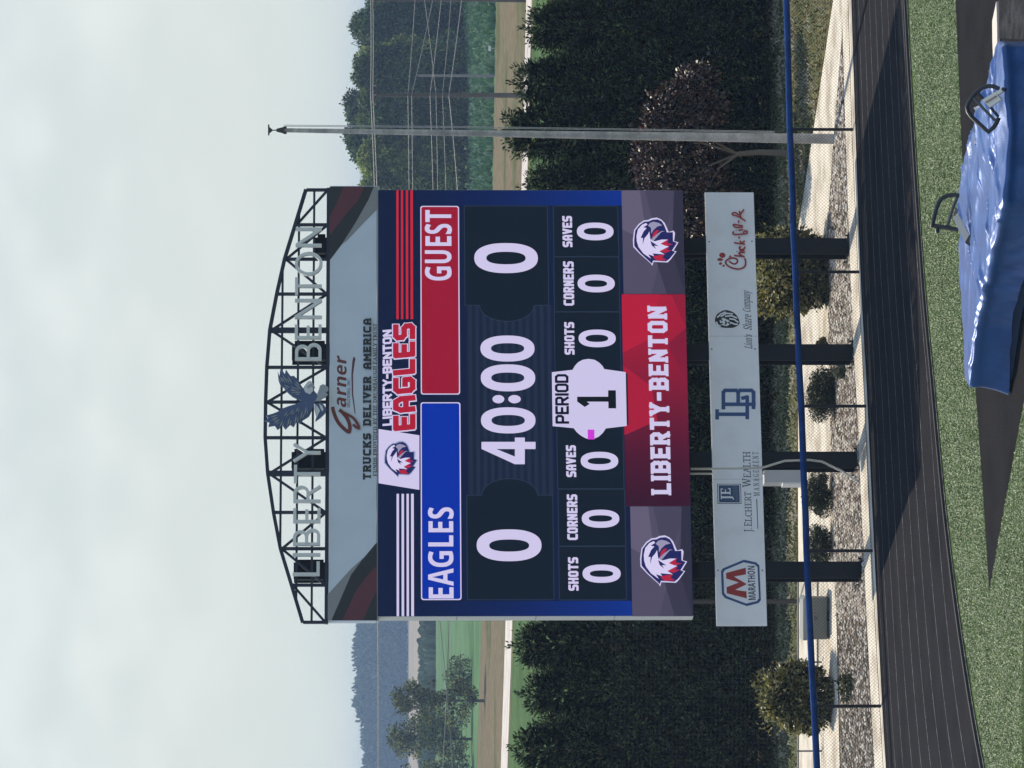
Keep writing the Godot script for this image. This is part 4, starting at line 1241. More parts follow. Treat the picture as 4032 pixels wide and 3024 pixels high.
func make_truss(t: Node3D, navy: Material, grey: Material) -> void:
	# thirteen uprights: where each stands and where its head meets the arch
	var foot := [451.4, 1074, 375.7, 1073.6, 301.5, 1073.2, 226.7, 1072.9, 149.4, 1072.5, 71, 1072.1, -2.2, 1071.8, -76.9, 1071.4, -151.3, 1071, -231.9, 1070.6, -306.4, 1070.3, -380.9, 1069.9, -456.3, 1069.5]
	var head := [451.3, 1120.3, 375.6, 1141.5, 301.4, 1162.5, 226.6, 1177.8, 149.4, 1191.1, 70.9, 1196.4, -2.2, 1198, -76.8, 1198.2, -151.2, 1192.4, -231.7, 1180.1, -306.2, 1165.7, -380.7, 1143.1, -456.2, 1120.6]
	var f := pts(foot); var h := pts(head)
	var z := -.10
	var base: float = 10.735
	var b := MB.new()
	for k in 12:
		b.bar(Vector3(h[k].x, h[k].y, z), Vector3(h[k + 1].x, h[k + 1].y, z), .07, .10)
	obj("arch_chord", b, navy, t)
	b = MB.new()
	b.bar(Vector3(f[0].x + .03, base, z), Vector3(f[12].x - .03, base, z), .075, .11)
	obj("bottom_chord", b, navy, t)
	for k in 13:
		b = MB.new()
		var w := .11 if k == 4 or k == 8 else .058
		b.bar(Vector3(f[k].x, base, z), Vector3(h[k].x, h[k].y - .01, z), w, .058)
		obj("upright", b, navy, t)
	# level rails, cut where they meet the arch
	for y in [[58, 1102.8][1] * .01, [58, 1133.5][1] * .01, [58, 1166.1][1] * .01]:
		var x0 := 1e9; var x1 := -1e9
		for k in 12:
			for s in 21:
				var p := h[k].lerp(h[k + 1], s / 20.0)
				if p.y > y: x0 = minf(x0, p.x); x1 = maxf(x1, p.x)
		b = MB.new()
		b.bar(Vector3(x0, y, z - .004), Vector3(x1, y, z - .004), .045, .045)
		obj("level_rail", b, navy, t)
	# diagonals: true where one runs from the foot on the right to the head on the left
	var down := [true, true, false, true, false, true, false, true, false, true, false, false]
	for k in 12:
		var a := Vector3(f[k].x, base + .02, z - .008) if down[k] else Vector3(h[k].x, h[k].y - .03, z - .008)
		var e := Vector3(h[k + 1].x, h[k + 1].y - .03, z - .008) if down[k] else Vector3(f[k + 1].x, base + .02, z - .008)
		b = MB.new()
		b.bar(a, e, .048, .04)
		obj("diagonal_brace", b, navy, t)
	# raised letters
	var edge := plain("letter_return", lin(.10, .11, .12), 0.5)
	var sign := [["L", [-366.4, 1087, -337.7, 1140.4]], ["I", [-327.1, 1085.6, -320.4, 1140.5]], ["B", [-305, 1086.3, -271, 1140.2]], ["E", [-258.7, 1086, -228.6, 1140.2]], ["R", [-217, 1085.9, -180.5, 1140.3]], ["T", [-176, 1086.6, -139, 1139.5]], ["Y", [-134.4, 1086.3, -92.8, 1139.8]],
		["B", [79.5, 1085.8, 115, 1139.1]], ["E", [124.5, 1086, 154.9, 1140]], ["N", [167.8, 1085.4, 209.5, 1140.1]], ["T", [218.8, 1085.8, 255.4, 1140.1]], ["O", [259.4, 1084.8, 309.5, 1140.6]], ["N", [321.3, 1086.8, 362.5, 1139.6]]]
	for s in sign:
		b = MB.new()
		sign_letter(b, s[0], s[1])
		obj("sign_letter", b, grey, t)
	make_bird(t)

func sign_letter(b: MB, ch: String, r: Array) -> void:
	var w := .062
	var x0: float = r[0] * .01 + w * .5; var x1: float = r[2] * .01 - w * .5
	var y0: float = r[1] * .01 + w * .5; var y1: float = r[3] * .01 - w * .5
	var lines := []
	var bow := func(a: float, c: float, xs: float, xe: float) -> PackedVector2Array:   # half round from (xs, c) over xe to (xs, a)
		var p := PackedVector2Array()
		var rad := (c - a) * .5
		var cx := maxf(xs + .01, xe - rad)
		p.append(Vector2(x0, c))
		for k in 13:
			var q := PI / 2 - PI * k / 12.0
			p.append(Vector2(cx + cos(q) * minf(rad, xe - cx), (a + c) * .5 + sin(q) * rad))
		p.append(Vector2(x0, a))
		return p
	var e := w * .5
	var ym := (y0 + y1) * .5
	match ch:
		"L": lines = [[Vector2(x0, y1 + e), Vector2(x0, y0)], [Vector2(x0 - e, y0), Vector2(x1 + e, y0)]]
		"I": lines = [[Vector2((x0 + x1) * .5, y1 + e), Vector2((x0 + x1) * .5, y0 - e)]]
		"E": lines = [[Vector2(x0, y1 + e), Vector2(x0, y0 - e)], [Vector2(x0, y1), Vector2(x1 + e, y1)], [Vector2(x0, ym), Vector2(x1 + e * .2, ym)], [Vector2(x0, y0), Vector2(x1 + e, y0)]]
		"T": lines = [[Vector2(x0 - e, y1), Vector2(x1 + e, y1)], [Vector2((x0 + x1) * .5, y1), Vector2((x0 + x1) * .5, y0 - e)]]
		"Y": lines = [[Vector2(x0, y1 + e), Vector2((x0 + x1) * .5, ym)], [Vector2(x1, y1 + e), Vector2((x0 + x1) * .5, ym)], [Vector2((x0 + x1) * .5, ym + e), Vector2((x0 + x1) * .5, y0 - e)]]
		"N": lines = [[Vector2(x0, y1 + e), Vector2(x0, y0 - e)], [Vector2(x0, y1 + e * .6), Vector2(x1, y0 - e * .6)], [Vector2(x1, y0 - e), Vector2(x1, y1 + e)]]
		"R": lines = [[Vector2(x0, y1 + e), Vector2(x0, y0 - e)], bow.call(ym - .02, y1, x0, x1 - .02), [Vector2(x0 + (x1 - x0) * .45, ym - .02), Vector2(x1, y0 - e)]]
		"B": lines = [[Vector2(x0, y1 + e), Vector2(x0, y0 - e)], bow.call(ym, y1, x0, x1 - .03), bow.call(y0, ym, x0, x1)]
		"O":
			var p := PackedVector2Array()
			for k in 33:
				var a := TAU * k / 32.0
				p.append(Vector2((x0 + x1) * .5 + cos(a) * (x1 - x0) * .5, ym + sin(a) * (y1 - y0) * .5))
			lines = [p]
	var z := .125
	for l in lines:
		z = strokes(b, PackedVector2Array(l), w, z, .075, .0007)

# the cut-out bird that lands in the middle of the arch
func make_bird(t: Node3D) -> void:
	var dark := plain("bird_dark", lin(.065, .105, .22), 0.5)
	var mid := plain("bird_feather", lin(.34, .37, .42), 0.5)
	var pale := plain("bird_pale", lin(.66, .68, .70), 0.5)
	var b := MB.new()
	b.prism(pts([55.4, 1173.6, 45, 1170.1, 64.3, 1167.5, 57, 1164.1, 49, 1159.4, 59, 1156.7, 50.1, 1151.3, 45, 1147.1, 45.8, 1141.2, 39.8, 1134.7, 28.9, 1128.5, 20.1, 1122.6, 6.4, 1114.8, -8, 1113.2, -24, 1114.6, -30.4, 1106.2, -38.4, 1109.9, -41.6, 1114.5, -46.4, 1122.1, -54.7, 1127.4, -47.9, 1134.4, -61, 1140.4, -55.9, 1148.1, -65.8, 1156.9, -57.2, 1163.1, -66.6, 1172.5, -57.8, 1178.7, -59.9, 1191.2, -51.4, 1188.7, -48.2, 1199.1, -41.9, 1191.1, -37.5, 1196.5, -33.9, 1183.5, -28.8, 1171.3, -24, 1166.8, -17.9, 1151.5, -12.8, 1134.6, -5.6, 1124.7, -1.9, 1134.7, 2.9, 1144, 11.3, 1153.2, 22.2, 1161.8, 27.3, 1168.4, 36.9, 1171.9]), .09, .15)
	var bird := obj("landing_bird", b, dark, t)
	b = MB.new()
	b.prism(pts([19.2, 1121.8, 32, 1113.4, 34, 1108, 29.9, 1102.6, 24.8, 1100.3, 20.8, 1098.3, 19.2, 1102.6, 14.4, 1101.3, 7.2, 1094.5, -2.5, 1092.5, -7.3, 1097.8, -16.9, 1101.1, -31.3, 1106.1, -24.9, 1114.6, -7.3, 1119.3]), .12, .18)
	obj("bird_body", b, dark, bird)
	b = MB.new()
	b.prism(pts([17.5, 1120.6, 30.6, 1113.3, 32.6, 1107.8, 28.7, 1102.9, 24.2, 1100.7, 20.1, 1098.5, 18.6, 1102.5, 13.5, 1101.5, 5.5, 1107.8, 7.1, 1112.4, 8.7, 1114.7, 10.3, 1118.1]), .16, .205)
	obj("bird_head", b, pale, bird)
	b = MB.new()
	b.prism(pts([21.2, 1114.8, 26.8, 1107.9, 28.1, 1102.5, 23.6, 1100.4, 19.9, 1098.7, 18.8, 1102.8, 21.2, 1107.1, 17.2, 1112.4]), .19, .215)
	obj("bird_face", b, mid, bird)
	b = MB.new()
	b.prism(pts([-12.4, 1098.5, -13.2, 1093.1, -9.2, 1087, -18.8, 1078.1, -25.2, 1075.6, -33.2, 1077.7, -41.1, 1085.3, -50.7, 1097.5, -39.5, 1095.3, -25.2, 1099.2]), .13, .175)
	obj("bird_tail", b, dark, bird)
	b = MB.new()
	b.prism(pts([-15.3, 1096.9, -21.7, 1091.5, -28.1, 1088.1, -45.2, 1095.2, -38.5, 1094.8, -25.7, 1097.9]), .17, .185)
	b.prism(pts([-13.8, 1090, -17.8, 1083.9, -25.7, 1080.8, -30.2, 1083.1, -24.1, 1086.9]), .17, .185)
	obj("tail_feather", b, pale, bird)
	b = MB.new()
	b.prism(pts([6.6, 1094, 16.2, 1090.2, 23.4, 1088.7, 27.1, 1082.6, 25, 1077.2, 20.2, 1071.8, 14.6, 1071.2, 9.8, 1076.4, 5.8, 1072.5, 0.1, 1077.9, -3.9, 1085.5, -7.1, 1085.5, -7.9, 1097.8, 0.2, 1093.2]), .13, .19)
	obj("perch", b, mid, bird)
	# feather edges: raised slivers over both wings
	var left := [-41.6, 1187.2, -36.8, 1171.1, -49.1, 1186.3, -40.8, 1169.6, -56.8, 1181.7, -45.6, 1167.2, -63.1, 1169.4, -47.2, 1161.1, -63.2, 1154.1, -40.8, 1148.1, -56.8, 1138.8, -36, 1134.4, -48.8, 1128.2, -26.5, 1122.2, -39.2, 1119.1, -16.9, 1114.6, -39.2, 1160.4, -30.4, 1152.8, -36, 1148.2, -25.7, 1140.6, -31.2, 1137.5, -20.1, 1129.9]
	var right := [43.3, 1168, 31.2, 1162.5, 48.1, 1164.2, 29.6, 1153.3, 45.7, 1153.4, 28, 1144.1, 26.4, 1160.2, 20, 1148.6, 23.2, 1147.1, 16.8, 1134.8, 15.2, 1148.6, 12.8, 1131.7, 9.6, 1140.9, 11.2, 1124.8, 34.4, 1138, 23.2, 1128.7, 26.4, 1134.9, 15.2, 1125.6]
	for side in [left, right]:
		var p := pts(side)
		for k in range(0, p.size() - 1, 2):
			b = MB.new()
			var d := (p[k + 1] - p[k])
			var s := d.orthogonal().normalized() * .012
			b.prism(PackedVector2Array([p[k], p[k] + d * .6 - s, p[k + 1], p[k] + d * .4 + s]), .152, .172)
			var o2 := s * 3.4
			b.prism(PackedVector2Array([p[k] + o2 + d * .15, p[k] + o2 + d * .55 - s * .8, p[k + 1] + o2 - d * .1, p[k] + o2 + d * .45 + s * .8]), .152, .168)
			obj("feather_edge", b, mid, bird)

func make_sponsor_panel(t: Node3D, white: Material) -> void:
	var q := [[-458.6, 196.1, -458.2, 297.5][0], [-458.9, 196.2, 457.7, 196.9][1], [456.7, 196.9, 458.1, 296.7][2], [-458.6, 297, -458, 297.5][3]]
	var y0: float = ([-458.9, 196.1, -458.2, 196.2][1] + [456.7, 196.1, 458.1, 196.2][1]) * .005
	var y1: float = ([-458.6, 297.5, -458, 297.5][1] + [456.5, 296.7, 457.9, 296.8][1]) * .005
	var b := MB.new()
	b.box(Vector3(q[0] * .01, y0, -.425), Vector3(q[2] * .01, y1, -.385))
	var pan := obj("sponsor_panel", b, white, t)
	var z := -.382
	var blue := plain("ink_blue", lin(.028, .075, .21), 0.6)
	var red := plain("ink_red", lin(.30, .030, .028), 0.6)
	var ink := plain("ink_dark", lin(.022, .03, .06), 0.6)
	var black := plain("ink_black", lin(.012, .013, .014), 0.6)
	# six-sided fuel badge
	var hexo := pts([-346.9, 285.4, -341.2, 281.5, -323.3, 238.6, -329, 213.8, -335.1, 207.9, -406.5, 206.9, -412.5, 211.7, -418.8, 235.4, -402, 279.1, -394.4, 284.8])
	mark(pan, "badge_border", blue, [hexo], z)
	var c := Vector2.ZERO
	for p in hexo: c += p / hexo.size()
	var inner := PackedVector2Array()
	for p in hexo: inner.append(c + (p - c) * (1.0 - .055 / p.distance_to(c)))
	mark(pan, "badge_field", plain("print_white", lin(.70, .73, .78), 0.6), [inner], z + .001)
	mark(pan, "badge_letter", red, [pts([-350.7, 275.3, -339.8, 235.4, -353.6, 235.2, -358.1, 259.5, -372.5, 235.9, -374.4, 235.3, -385.3, 258.1, -388.7, 235.3, -403, 235.2, -392.4, 275, -379.9, 275, -370.2, 250.1, -362.2, 275.3])], z + .002)
	print_text(pan, "badge_lettering", ink, "MARATHON", [-406.4, 217.2, -336.2, 231.8], z + .002, false, true)
	# square monogram and its two lines
	mark(pan, "monogram_border", ink, [rect([-207.5, 240.2, -166.1, 288.4])], z)
	mark(pan, "monogram_margin", plain("print_white", lin(.70, .73, .78), 0.6), [rect([-206.2, 241.5, -167.2, 287])], z + .001)
	mark(pan, "monogram_square", plain("ink_slate", lin(.035, .07, .15), 0.6), [rect([-204.8, 243.5, -168.8, 285.3])], z + .002)
	print_text(pan, "monogram_letter", plain("print_white", lin(.70, .73, .78), 0.6), "JE", [-199.3, 255.2, -175, 281.5], z + .003, true, true)
	print_text(pan, "monogram_line", plain("ink_haze", lin(.16, .20, .28), 0.6), "WEALTH", [-193.6, 252.6, -169.9, 256.9], z + .003, true, false)
	print_text(pan, "monogram_line", plain("ink_haze", lin(.16, .20, .28), 0.6), "MANAGEMENT", [-202.2, 247.3, -169.9, 251.8], z + .003, true, false)
	print_text(pan, "sponsor_name", ink, "J", [-265.9, 216, -260.7, 236.3], z, true)
	b = MB.new()
	disc(b, [-259.5, 220.9, -257.5, 222.9], z)
	obj("sponsor_name", b, ink, pan)
	print_text(pan, "sponsor_name", ink, "E", [-254.1, 220.8, -245.5, 235.9], z, true)
	print_text(pan, "sponsor_name", ink, "LCHERT", [-244.5, 219.9, -182.5, 233.6], z, true)
	print_text(pan, "sponsor_name", ink, "W", [-173.3, 220.5, -154.2, 237.1], z, true)
	print_text(pan, "sponsor_name", ink, "EALTH", [-153.1, 219.6, -98.6, 234.4], z, true)
	var gx := 0.0
	print_text(pan, "sponsor_name", ink, "M A N A G E M E N T", [-191.5, 203.1, -98.9, 215.1], z, true)
	mark(pan, "rule_line", ink, [pts([-197.7, 209.9, -197.7, 208.3, -259.2, 208, -259.2, 209.3])], z)
	# monogram of two block letters
	b = MB.new()
	var zz := z
	for l in [pts([-9.1, 284.1, -30.8, 284.7]), pts([-19.7, 287.2, -19.7, 219.9]), pts([-30.3, 223.4, 16.8, 222.1, 13.7, 234.4]), pts([-9.6, 271.4, 26.7, 270.5, 30.8, 266.9, 30.8, 244.4, 26.7, 240.3, 1.2, 241]), pts([26.7, 240.3, 30.8, 236.4, 30.8, 213.4, 26.7, 209, -9.1, 210.1]), pts([1.2, 273.6, 1.2, 205.5])]:
		zz = strokes(b, l, .076, zz)
	obj("monogram_letters", b, blue, pan)
	# lion's head and its script
	b = MB.new()
	b.flat(smooth_line(pts([180.8, 283.9, 191.3, 280.3, 197.1, 273.9, 202.4, 262.4, 199.3, 248.7, 191.4, 238.9, 179.5, 233.7, 171.6, 234.4, 165.1, 244.6, 164, 257.2, 165.6, 272.2, 171.6, 280.8, 180.8, 283.9]), 3), z)
	obj("lion_mane", b, black, pan)
	b = MB.new()
	var wz := z + .001
	b.flat(pts([179.5, 274.4, 186.1, 266.6, 179.5, 254.3, 173, 250.7, 167.7, 259.6, 170.3, 270.8]), wz)
	for l in ["a"]: pass
	for l in [pts([186.1, 278.7, 193.4, 271.5, 198.2, 261.3]), pts([188.2, 271.6, 195.3, 260.1, 194, 246.3]), pts([188.7, 262.8, 190, 249, 184.8, 237.8]), pts([183.5, 254.2, 182.2, 244.1, 175.6, 235.5]), pts([176.9, 280.7, 170.3, 278.4, 167.2, 272.2]), pts([175.6, 251.9, 171.6, 243.2, 171.6, 236.9])]:
		wz = strokes(b, l, .03, wz + .0005)
	obj("lion_highlight", b, plain("print_white", lin(.70, .73, .78), 0.6), pan)
	b = MB.new()
	wz = z + .006
	for l in [pts([181.3, 271.8, 179.5, 268.1]), pts([172.4, 271.5, 174, 268]), pts([178.7, 263.1, 175, 259.9, 170.8, 263.3]), pts([176.9, 255.6, 172.4, 254])]:
		wz = strokes(b, l, .03, wz)
	obj("lion_face", b, black, pan)
	print_text(pan, "sponsor_name", black, "Lion's", [119, 208.6, 150.7, 225.1], z, true, false, 0.45)
	print_text(pan, "sponsor_name", black, "Share", [159.3, 208.6, 193.5, 226.2], z, true, false, 0.45)
	print_text(pan, "sponsor_name", black, "Company", [198.7, 205.1, 245.7, 225.6], z, true, false, 0.45)
	# red script with a crested initial
	b = MB.new()
	zz = z
	for l in [smooth_line(pts([308.5, 251.1, 304.6, 247, 301.6, 239.6, 306.6, 233.7, 312.5, 235.5, 314.5, 243.9, 311.5, 253.5, 305.5, 258.4, 298.6, 254.8, 292.6, 244.5, 290.6, 230.4, 295.6, 219.8, 305.6, 217.1, 314, 219.3]), 3),
			pts([319.9, 240.6, 318.5, 229.6, 317.1, 218.7]), smooth_line(pts([317.1, 219.2, 320.5, 226.7, 324.5, 230.4, 326.5, 226.5, 325.9, 218.4]), 3), pts([329.9, 229.3, 331.1, 218.8]), smooth_line(pts([339.1, 226.2, 335.9, 229.5, 332.3, 226.4, 333.9, 220.1, 338.5, 218]), 3),
			pts([347.1, 240.2, 343.9, 217.9]), pts([351.5, 227.7, 345.9, 224.7, 351.5, 217.7]), pts([355.9, 229.5, 360.5, 229.4]), smooth_line(pts([371.5, 239.5, 368.3, 241.9, 365.1, 238.7, 365.5, 226.4, 367.1, 214, 371.5, 212.5, 372.5, 216.7, 368.5, 221]), 3), pts([373.5, 230.3, 375.1, 220.8]),
			smooth_line(pts([381.5, 220.6, 379.9, 233.6, 383.5, 240.1, 386.5, 239.1, 385.5, 233.4, 383.1, 221.1]), 3), pts([389.5, 229.5, 395.5, 229.3]), smooth_line(pts([393.5, 215.1, 403.5, 229.1, 407.1, 240.8, 411.2, 241.2, 411.6, 234.6, 407.6, 227.1, 419.2, 217.6]), 3), pts([398.5, 224.5, 416, 227.2])]:
		zz = strokes(b, l, .034, zz)
	for r in [[315.1, 258.2, 326.5, 271], [308.1, 263.4, 314.7, 275.3], [299.8, 265.6, 305.5, 272.2], [295.6, 260, 300.4, 265.3]]:
		disc(b, r, z)
	b.flat(pts([315.9, 251.8, 321.9, 248.5, 316.3, 245.2]), z)
	disc(b, [328.3, 233.1, 330.3, 235.4], z); disc(b, [373.1, 233.3, 375.1, 235.7], z)
	obj("script_lettering", b, red, pan)
	# joints between the three printed sheets
	for f in [.33, .66]:
		b = MB.new()
		var sx: float = lerpf(q[0], q[2], f) * .01
		b.flat(PackedVector2Array([Vector2(sx - .003, y0), Vector2(sx + .003, y0), Vector2(sx + .003, y1), Vector2(sx - .003, y1)]), z - .001)
		obj("panel_joint", b, plain("joint_grey", lin(.30, .32, .34), 0.7), pan)
	# bolt heads
	for p in [[118.9, 291.8], [119, 203.1], [350.2, 290.9], [350.9, 202.7], [-345.4, 291.2], [-345.5, 202.3]]:
		b = MB.new()
		disc(b, [p[0] - 1.6, p[1] - 1.6, p[0] + 1.6, p[1] + 1.6], z + .004)
		obj("bolt_head", b, steel_grey(), pan)

func steel_grey() -> StandardMaterial3D:
	return plain("bolt", lin(.12, .13, .14), 0.4, 0.6)

# ---------------------------------------------------------------- the yard between fence and evergreens
func bush(called: String, label: String, at: Vector3, h: float, r: float, list: Array, leaf_len: float, n: int, per: float, low: float, group := "") -> Node3D:
	var t := thing(called, label, "bush", at, rng.randf() * TAU, group)
	var cl := []
	for k in n:
		var f := (k + 0.5) / n
		var y := lerpf(h * low, h * 0.86, f)
		var w := r * sqrt(maxf(0.08, 1.0 - pow(absf(f - 0.48) / 0.72, 2.0)))
		var a := k * 2.39996
		var q := w * 0.8 * sqrt(rng.randf_range(0.1, 1.0))
		var s := r * rng.randf_range(0.2, 0.5)
		cl.append([Vector3(cos(a) * q, y, sin(a) * q), Vector3(s, minf(s * 0.85, h * 0.3), s)])
	var b := MB.new()
	for k in 6:
		var c: Vector3 = cl[(k * 3) % n][0]
		b.tube([Vector3(c.x * 0.15, -0.05, c.z * 0.15), Vector3(c.x * 0.4, c.y * 0.5, c.z * 0.4), c], 0.025, 0.008, 5)
	obj("stems", b, plain("bark", lin(.10, .085, .07), 0.9), t)
	b = MB.new()
	leafy(b, cl, per, leaf_len, leaf_len * 0.62, list)
	for k in int(h * 14.0):                                     # young shoots that break the outline
		var a := rng.randf() * TAU
		var q := r * sqrt(rng.randf()) * 0.9
		var p0 := Vector3(cos(a) * q, h * rng.randf_range(.62, .9) * (1.0 - .25 * q / r), sin(a) * q)
		var dd := Vector3(cos(a) * .5 + rng.randf_range(-.3, .3), rng.randf_range(.5, 1.2), sin(a) * .5).normalized()
		for j in 9:
			leaf(b, p0 + dd * h * .024 * j, (dd + Vector3(rng.randf_range(-1, 1), rng.randf_range(-.4, .6), rng.randf_range(-1, 1))).normalized(), leaf_len * 1.1, leaf_len * 0.62, shade_of(list))
	obj("foliage", b, vcol("bush_leaf", 0.5, 0.5, lin(.34, .34, .12)), t)
	return t

func make_yard() -> void:
	var wide := [Color(.17, .17, .07), Color(.23, .215, .09), Color(.11, .12, .055), Color(.36, .32, .16)]
	bush("lilac_bush", "big round leafy bush at the left behind the fence", Vector3(-6.78, 0, -76.0), 1.68, 0.80, wide, 0.085, 30, 8000.0, 0.10)
	bush("lilac_bush", "big spreading leafy bush behind the rightmost black post", Vector3(2.42, 0, -76.9), 1.60, 1.06, wide, 0.085, 34, 6500.0, 0.10)
	var box := [Color(.032, .048, .018), Color(.045, .062, .022), Color(.026, .040, .016)]
	var gr := "clipped round shrubs in the stone bed"
	bush("round_shrub", "clipped round shrub beside the leftmost black post", Vector3(-3.45, 0, -75.9), 0.56, 0.46, box, 0.04, 16, 15000.0, 0.2, gr)
	bush("round_shrub", "clipped round shrub beside the post with the power box", Vector3(-2.36, 0, -75.9), 0.60, 0.50, box, 0.04, 18, 15000.0, 0.2, gr)
	bush("round_shrub", "widest clipped shrub, midway between the two middle black posts", Vector3(-.18, 0, -75.5), 0.58, 0.62, box, 0.04, 20, 13000.0, 0.2, gr)
	bush("young_shrub", "tiny bright shrub just right of the second post from the right", Vector3(.83, 0, -76.4), 0.26, 0.18, wide, 0.04, 8, 15000.0, 0.3)
	bush("sage_plant", "low grey-green plant in the stones by the second post from the right", Vector3(.24, 0, -73.6), 0.22, 0.20, [Color(.16, .18, .14), Color(.20, .22, .17)], 0.05, 8, 9000.0, 0.3)
	bush("weed_plant", "straggly weed at the fence foot below the big left bush", Vector3(-6.2, 0, -72.6), 0.28, 0.30, [Color(.07, .09, .035), Color(.11, .11, .05)], 0.07, 9, 3000.0, 0.1)
	# purple-leaved tree
	var t := thing("plum_tree", "purple leaved tree with glinting leaves right of the scoreboard", "tree", Vector3(5.42, 0, -83.2), 0.3)
	var cl := []
	for q in [[-1.4, 2.9], [-.9, 3.25], [-.35, 3.45], [.2, 3.4], [.75, 3.2], [1.1, 2.9], [1.5, 2.45], [1.75, 2.1], [-1.75, 2.4], [-1.2, 2.2], [-.5, 2.6], [.1, 2.7], [.6, 2.4], [1.0, 2.0], [-1.6, 1.85], [-1.0, 1.6], [-.3, 1.9], [.3, 1.8], [-2.0, 2.8], [-2.1, 2.15]]:
		cl.append([Vector3(q[0], q[1], rng.randf_range(-.8, .8)), Vector3(.52, .42, .55)])
	var b := MB.new()
	b.tube([Vector3(0, -.1, 0), Vector3(.03, .8, 0), Vector3(-.02, 1.35, 0)], .085, .06, 8)
	for k in range(0, cl.size(), 4):
		var c: Vector3 = cl[k][0]
		b.tube([Vector3(-.02, 1.3, 0), Vector3(c.x * .3, lerpf(1.35, c.y, .5), c.z * .4), c], .035, .008, 5)
	obj("trunk", b, plain("plum_bark", lin(.16, .14, .12), 0.85), t)
	b = MB.new()
	leafy(b, cl, 3300.0, 0.10, 0.062, [Color(.045, .020, .024), Color(.07, .028, .024), Color(.032, .017, .021), Color(.12, .055, .032), Color(.06, .055, .025)])
	obj("crown", b, vcol("plum_leaf", 0.44, 0.6, lin(.12, .035, .02)), t)
	# grey ground cabinet
	t = thing("ground_cabinet", "grey metal cabinet on the ground between left bush and leftmost post", "utility cabinet", Vector3(-5.05, 0, -76.5))
	var gm := plain("cabinet_grey", lin(.17, .18, .165), 0.55)
	b = MB.new()
	b.box(Vector3(-.45, .07, -.3), Vector3(.45, .50, .3))
	obj("body", b, gm, t)
	b = MB.new()
	b.prism(PackedVector2Array([Vector2(-.47, .503), Vector2(.47, .503), Vector2(.47, .55), Vector2(.40, .585), Vector2(-.47, .585)]), -.32, .32)
	obj("lid", b, plain("lid_grey", lin(.24, .26, .25), 0.5), t)
	b = MB.new()
	b.box(Vector3(-.44, 0, -.28), Vector3(-.05, .07, .28)); b.box(Vector3(.16, 0, -.28), Vector3(.44, .07, .28))
	obj("plinth", b, plain("plinth", lin(.08, .08, .08), 0.9), t)
	b = MB.new()
	b.box(Vector3(-.03, .28, .301), Vector3(.05, .34, .325))
	obj("handle", b, plain("bolt", lin(.12, .13, .14), 0.4, 0.6), t)
	# low pipe rail behind it
	t = thing("pipe_rail", "low grey two-rail pipe fence on the pale walk at the left", "railing", Vector3(0, 0, -77.6))
	var pm := plain("pipe_grey", lin(.16, .165, .17), 0.5, 0.3)
	for y in [.53, .10]:
		b = MB.new()
		b.tube([Vector3(-12.0, y, 0), Vector3(-8, y, 0), Vector3(-4.1, y, 0)], .022, .022, 7)
		obj("rail", b, pm, t)
	for x in [-11.9, -10.0, -8.05, -6.1, -4.15]:
		b = MB.new()
		b.tube([Vector3(x, -.05, 0), Vector3(x, .3, 0), Vector3(x, .56, 0)], .02, .02, 7)
		obj("post", b, pm, t)
	# fine ball-stop net behind, hung from a slim dark post
	t = thing("ball_net", "fine dark ball-stop net hanging from a slim post behind the left end", "net", Vector3(0, 0, -81.9))
	b = MB.new()
	b.tube([Vector3(-5.03, -.1, 0), Vector3(-5.03, 3, 0), Vector3(-5.03, 4.6, 0)], .055, .05, 8)
	obj("post", b, plain("net_post", lin(.03, .03, .032), 0.6), t)
	b = MB.new()
	var edge := func(y: float) -> float: return -3.72 + .62 * sqrt(maxf(0.0, y - .02)) if y < 2.9 else -5.03
	for k in 92:
		var x := -12.6 + k * 0.1
		var y0 := .04
		var y1 := 4.4
		if x > -5.03:
			y1 = 2.85
			y0 = maxf(.04, pow((x + 3.72) / .62, 2.0)) if x > -3.72 else .04
			if y0 >= y1: continue
		b.bar(Vector3(x, y0, .06), Vector3(x, y1, .06), .0028, .0028)
	for k in 44:
		var y := .06 + k * 0.1
		b.bar(Vector3(-12.6, y, .064), Vector3(edge.call(y), y, .064), .0028, .0028)
	obj("netting", b, plain("net_cord", lin(.03, .032, .035), 0.8), t).set_meta("kind", "stuff")

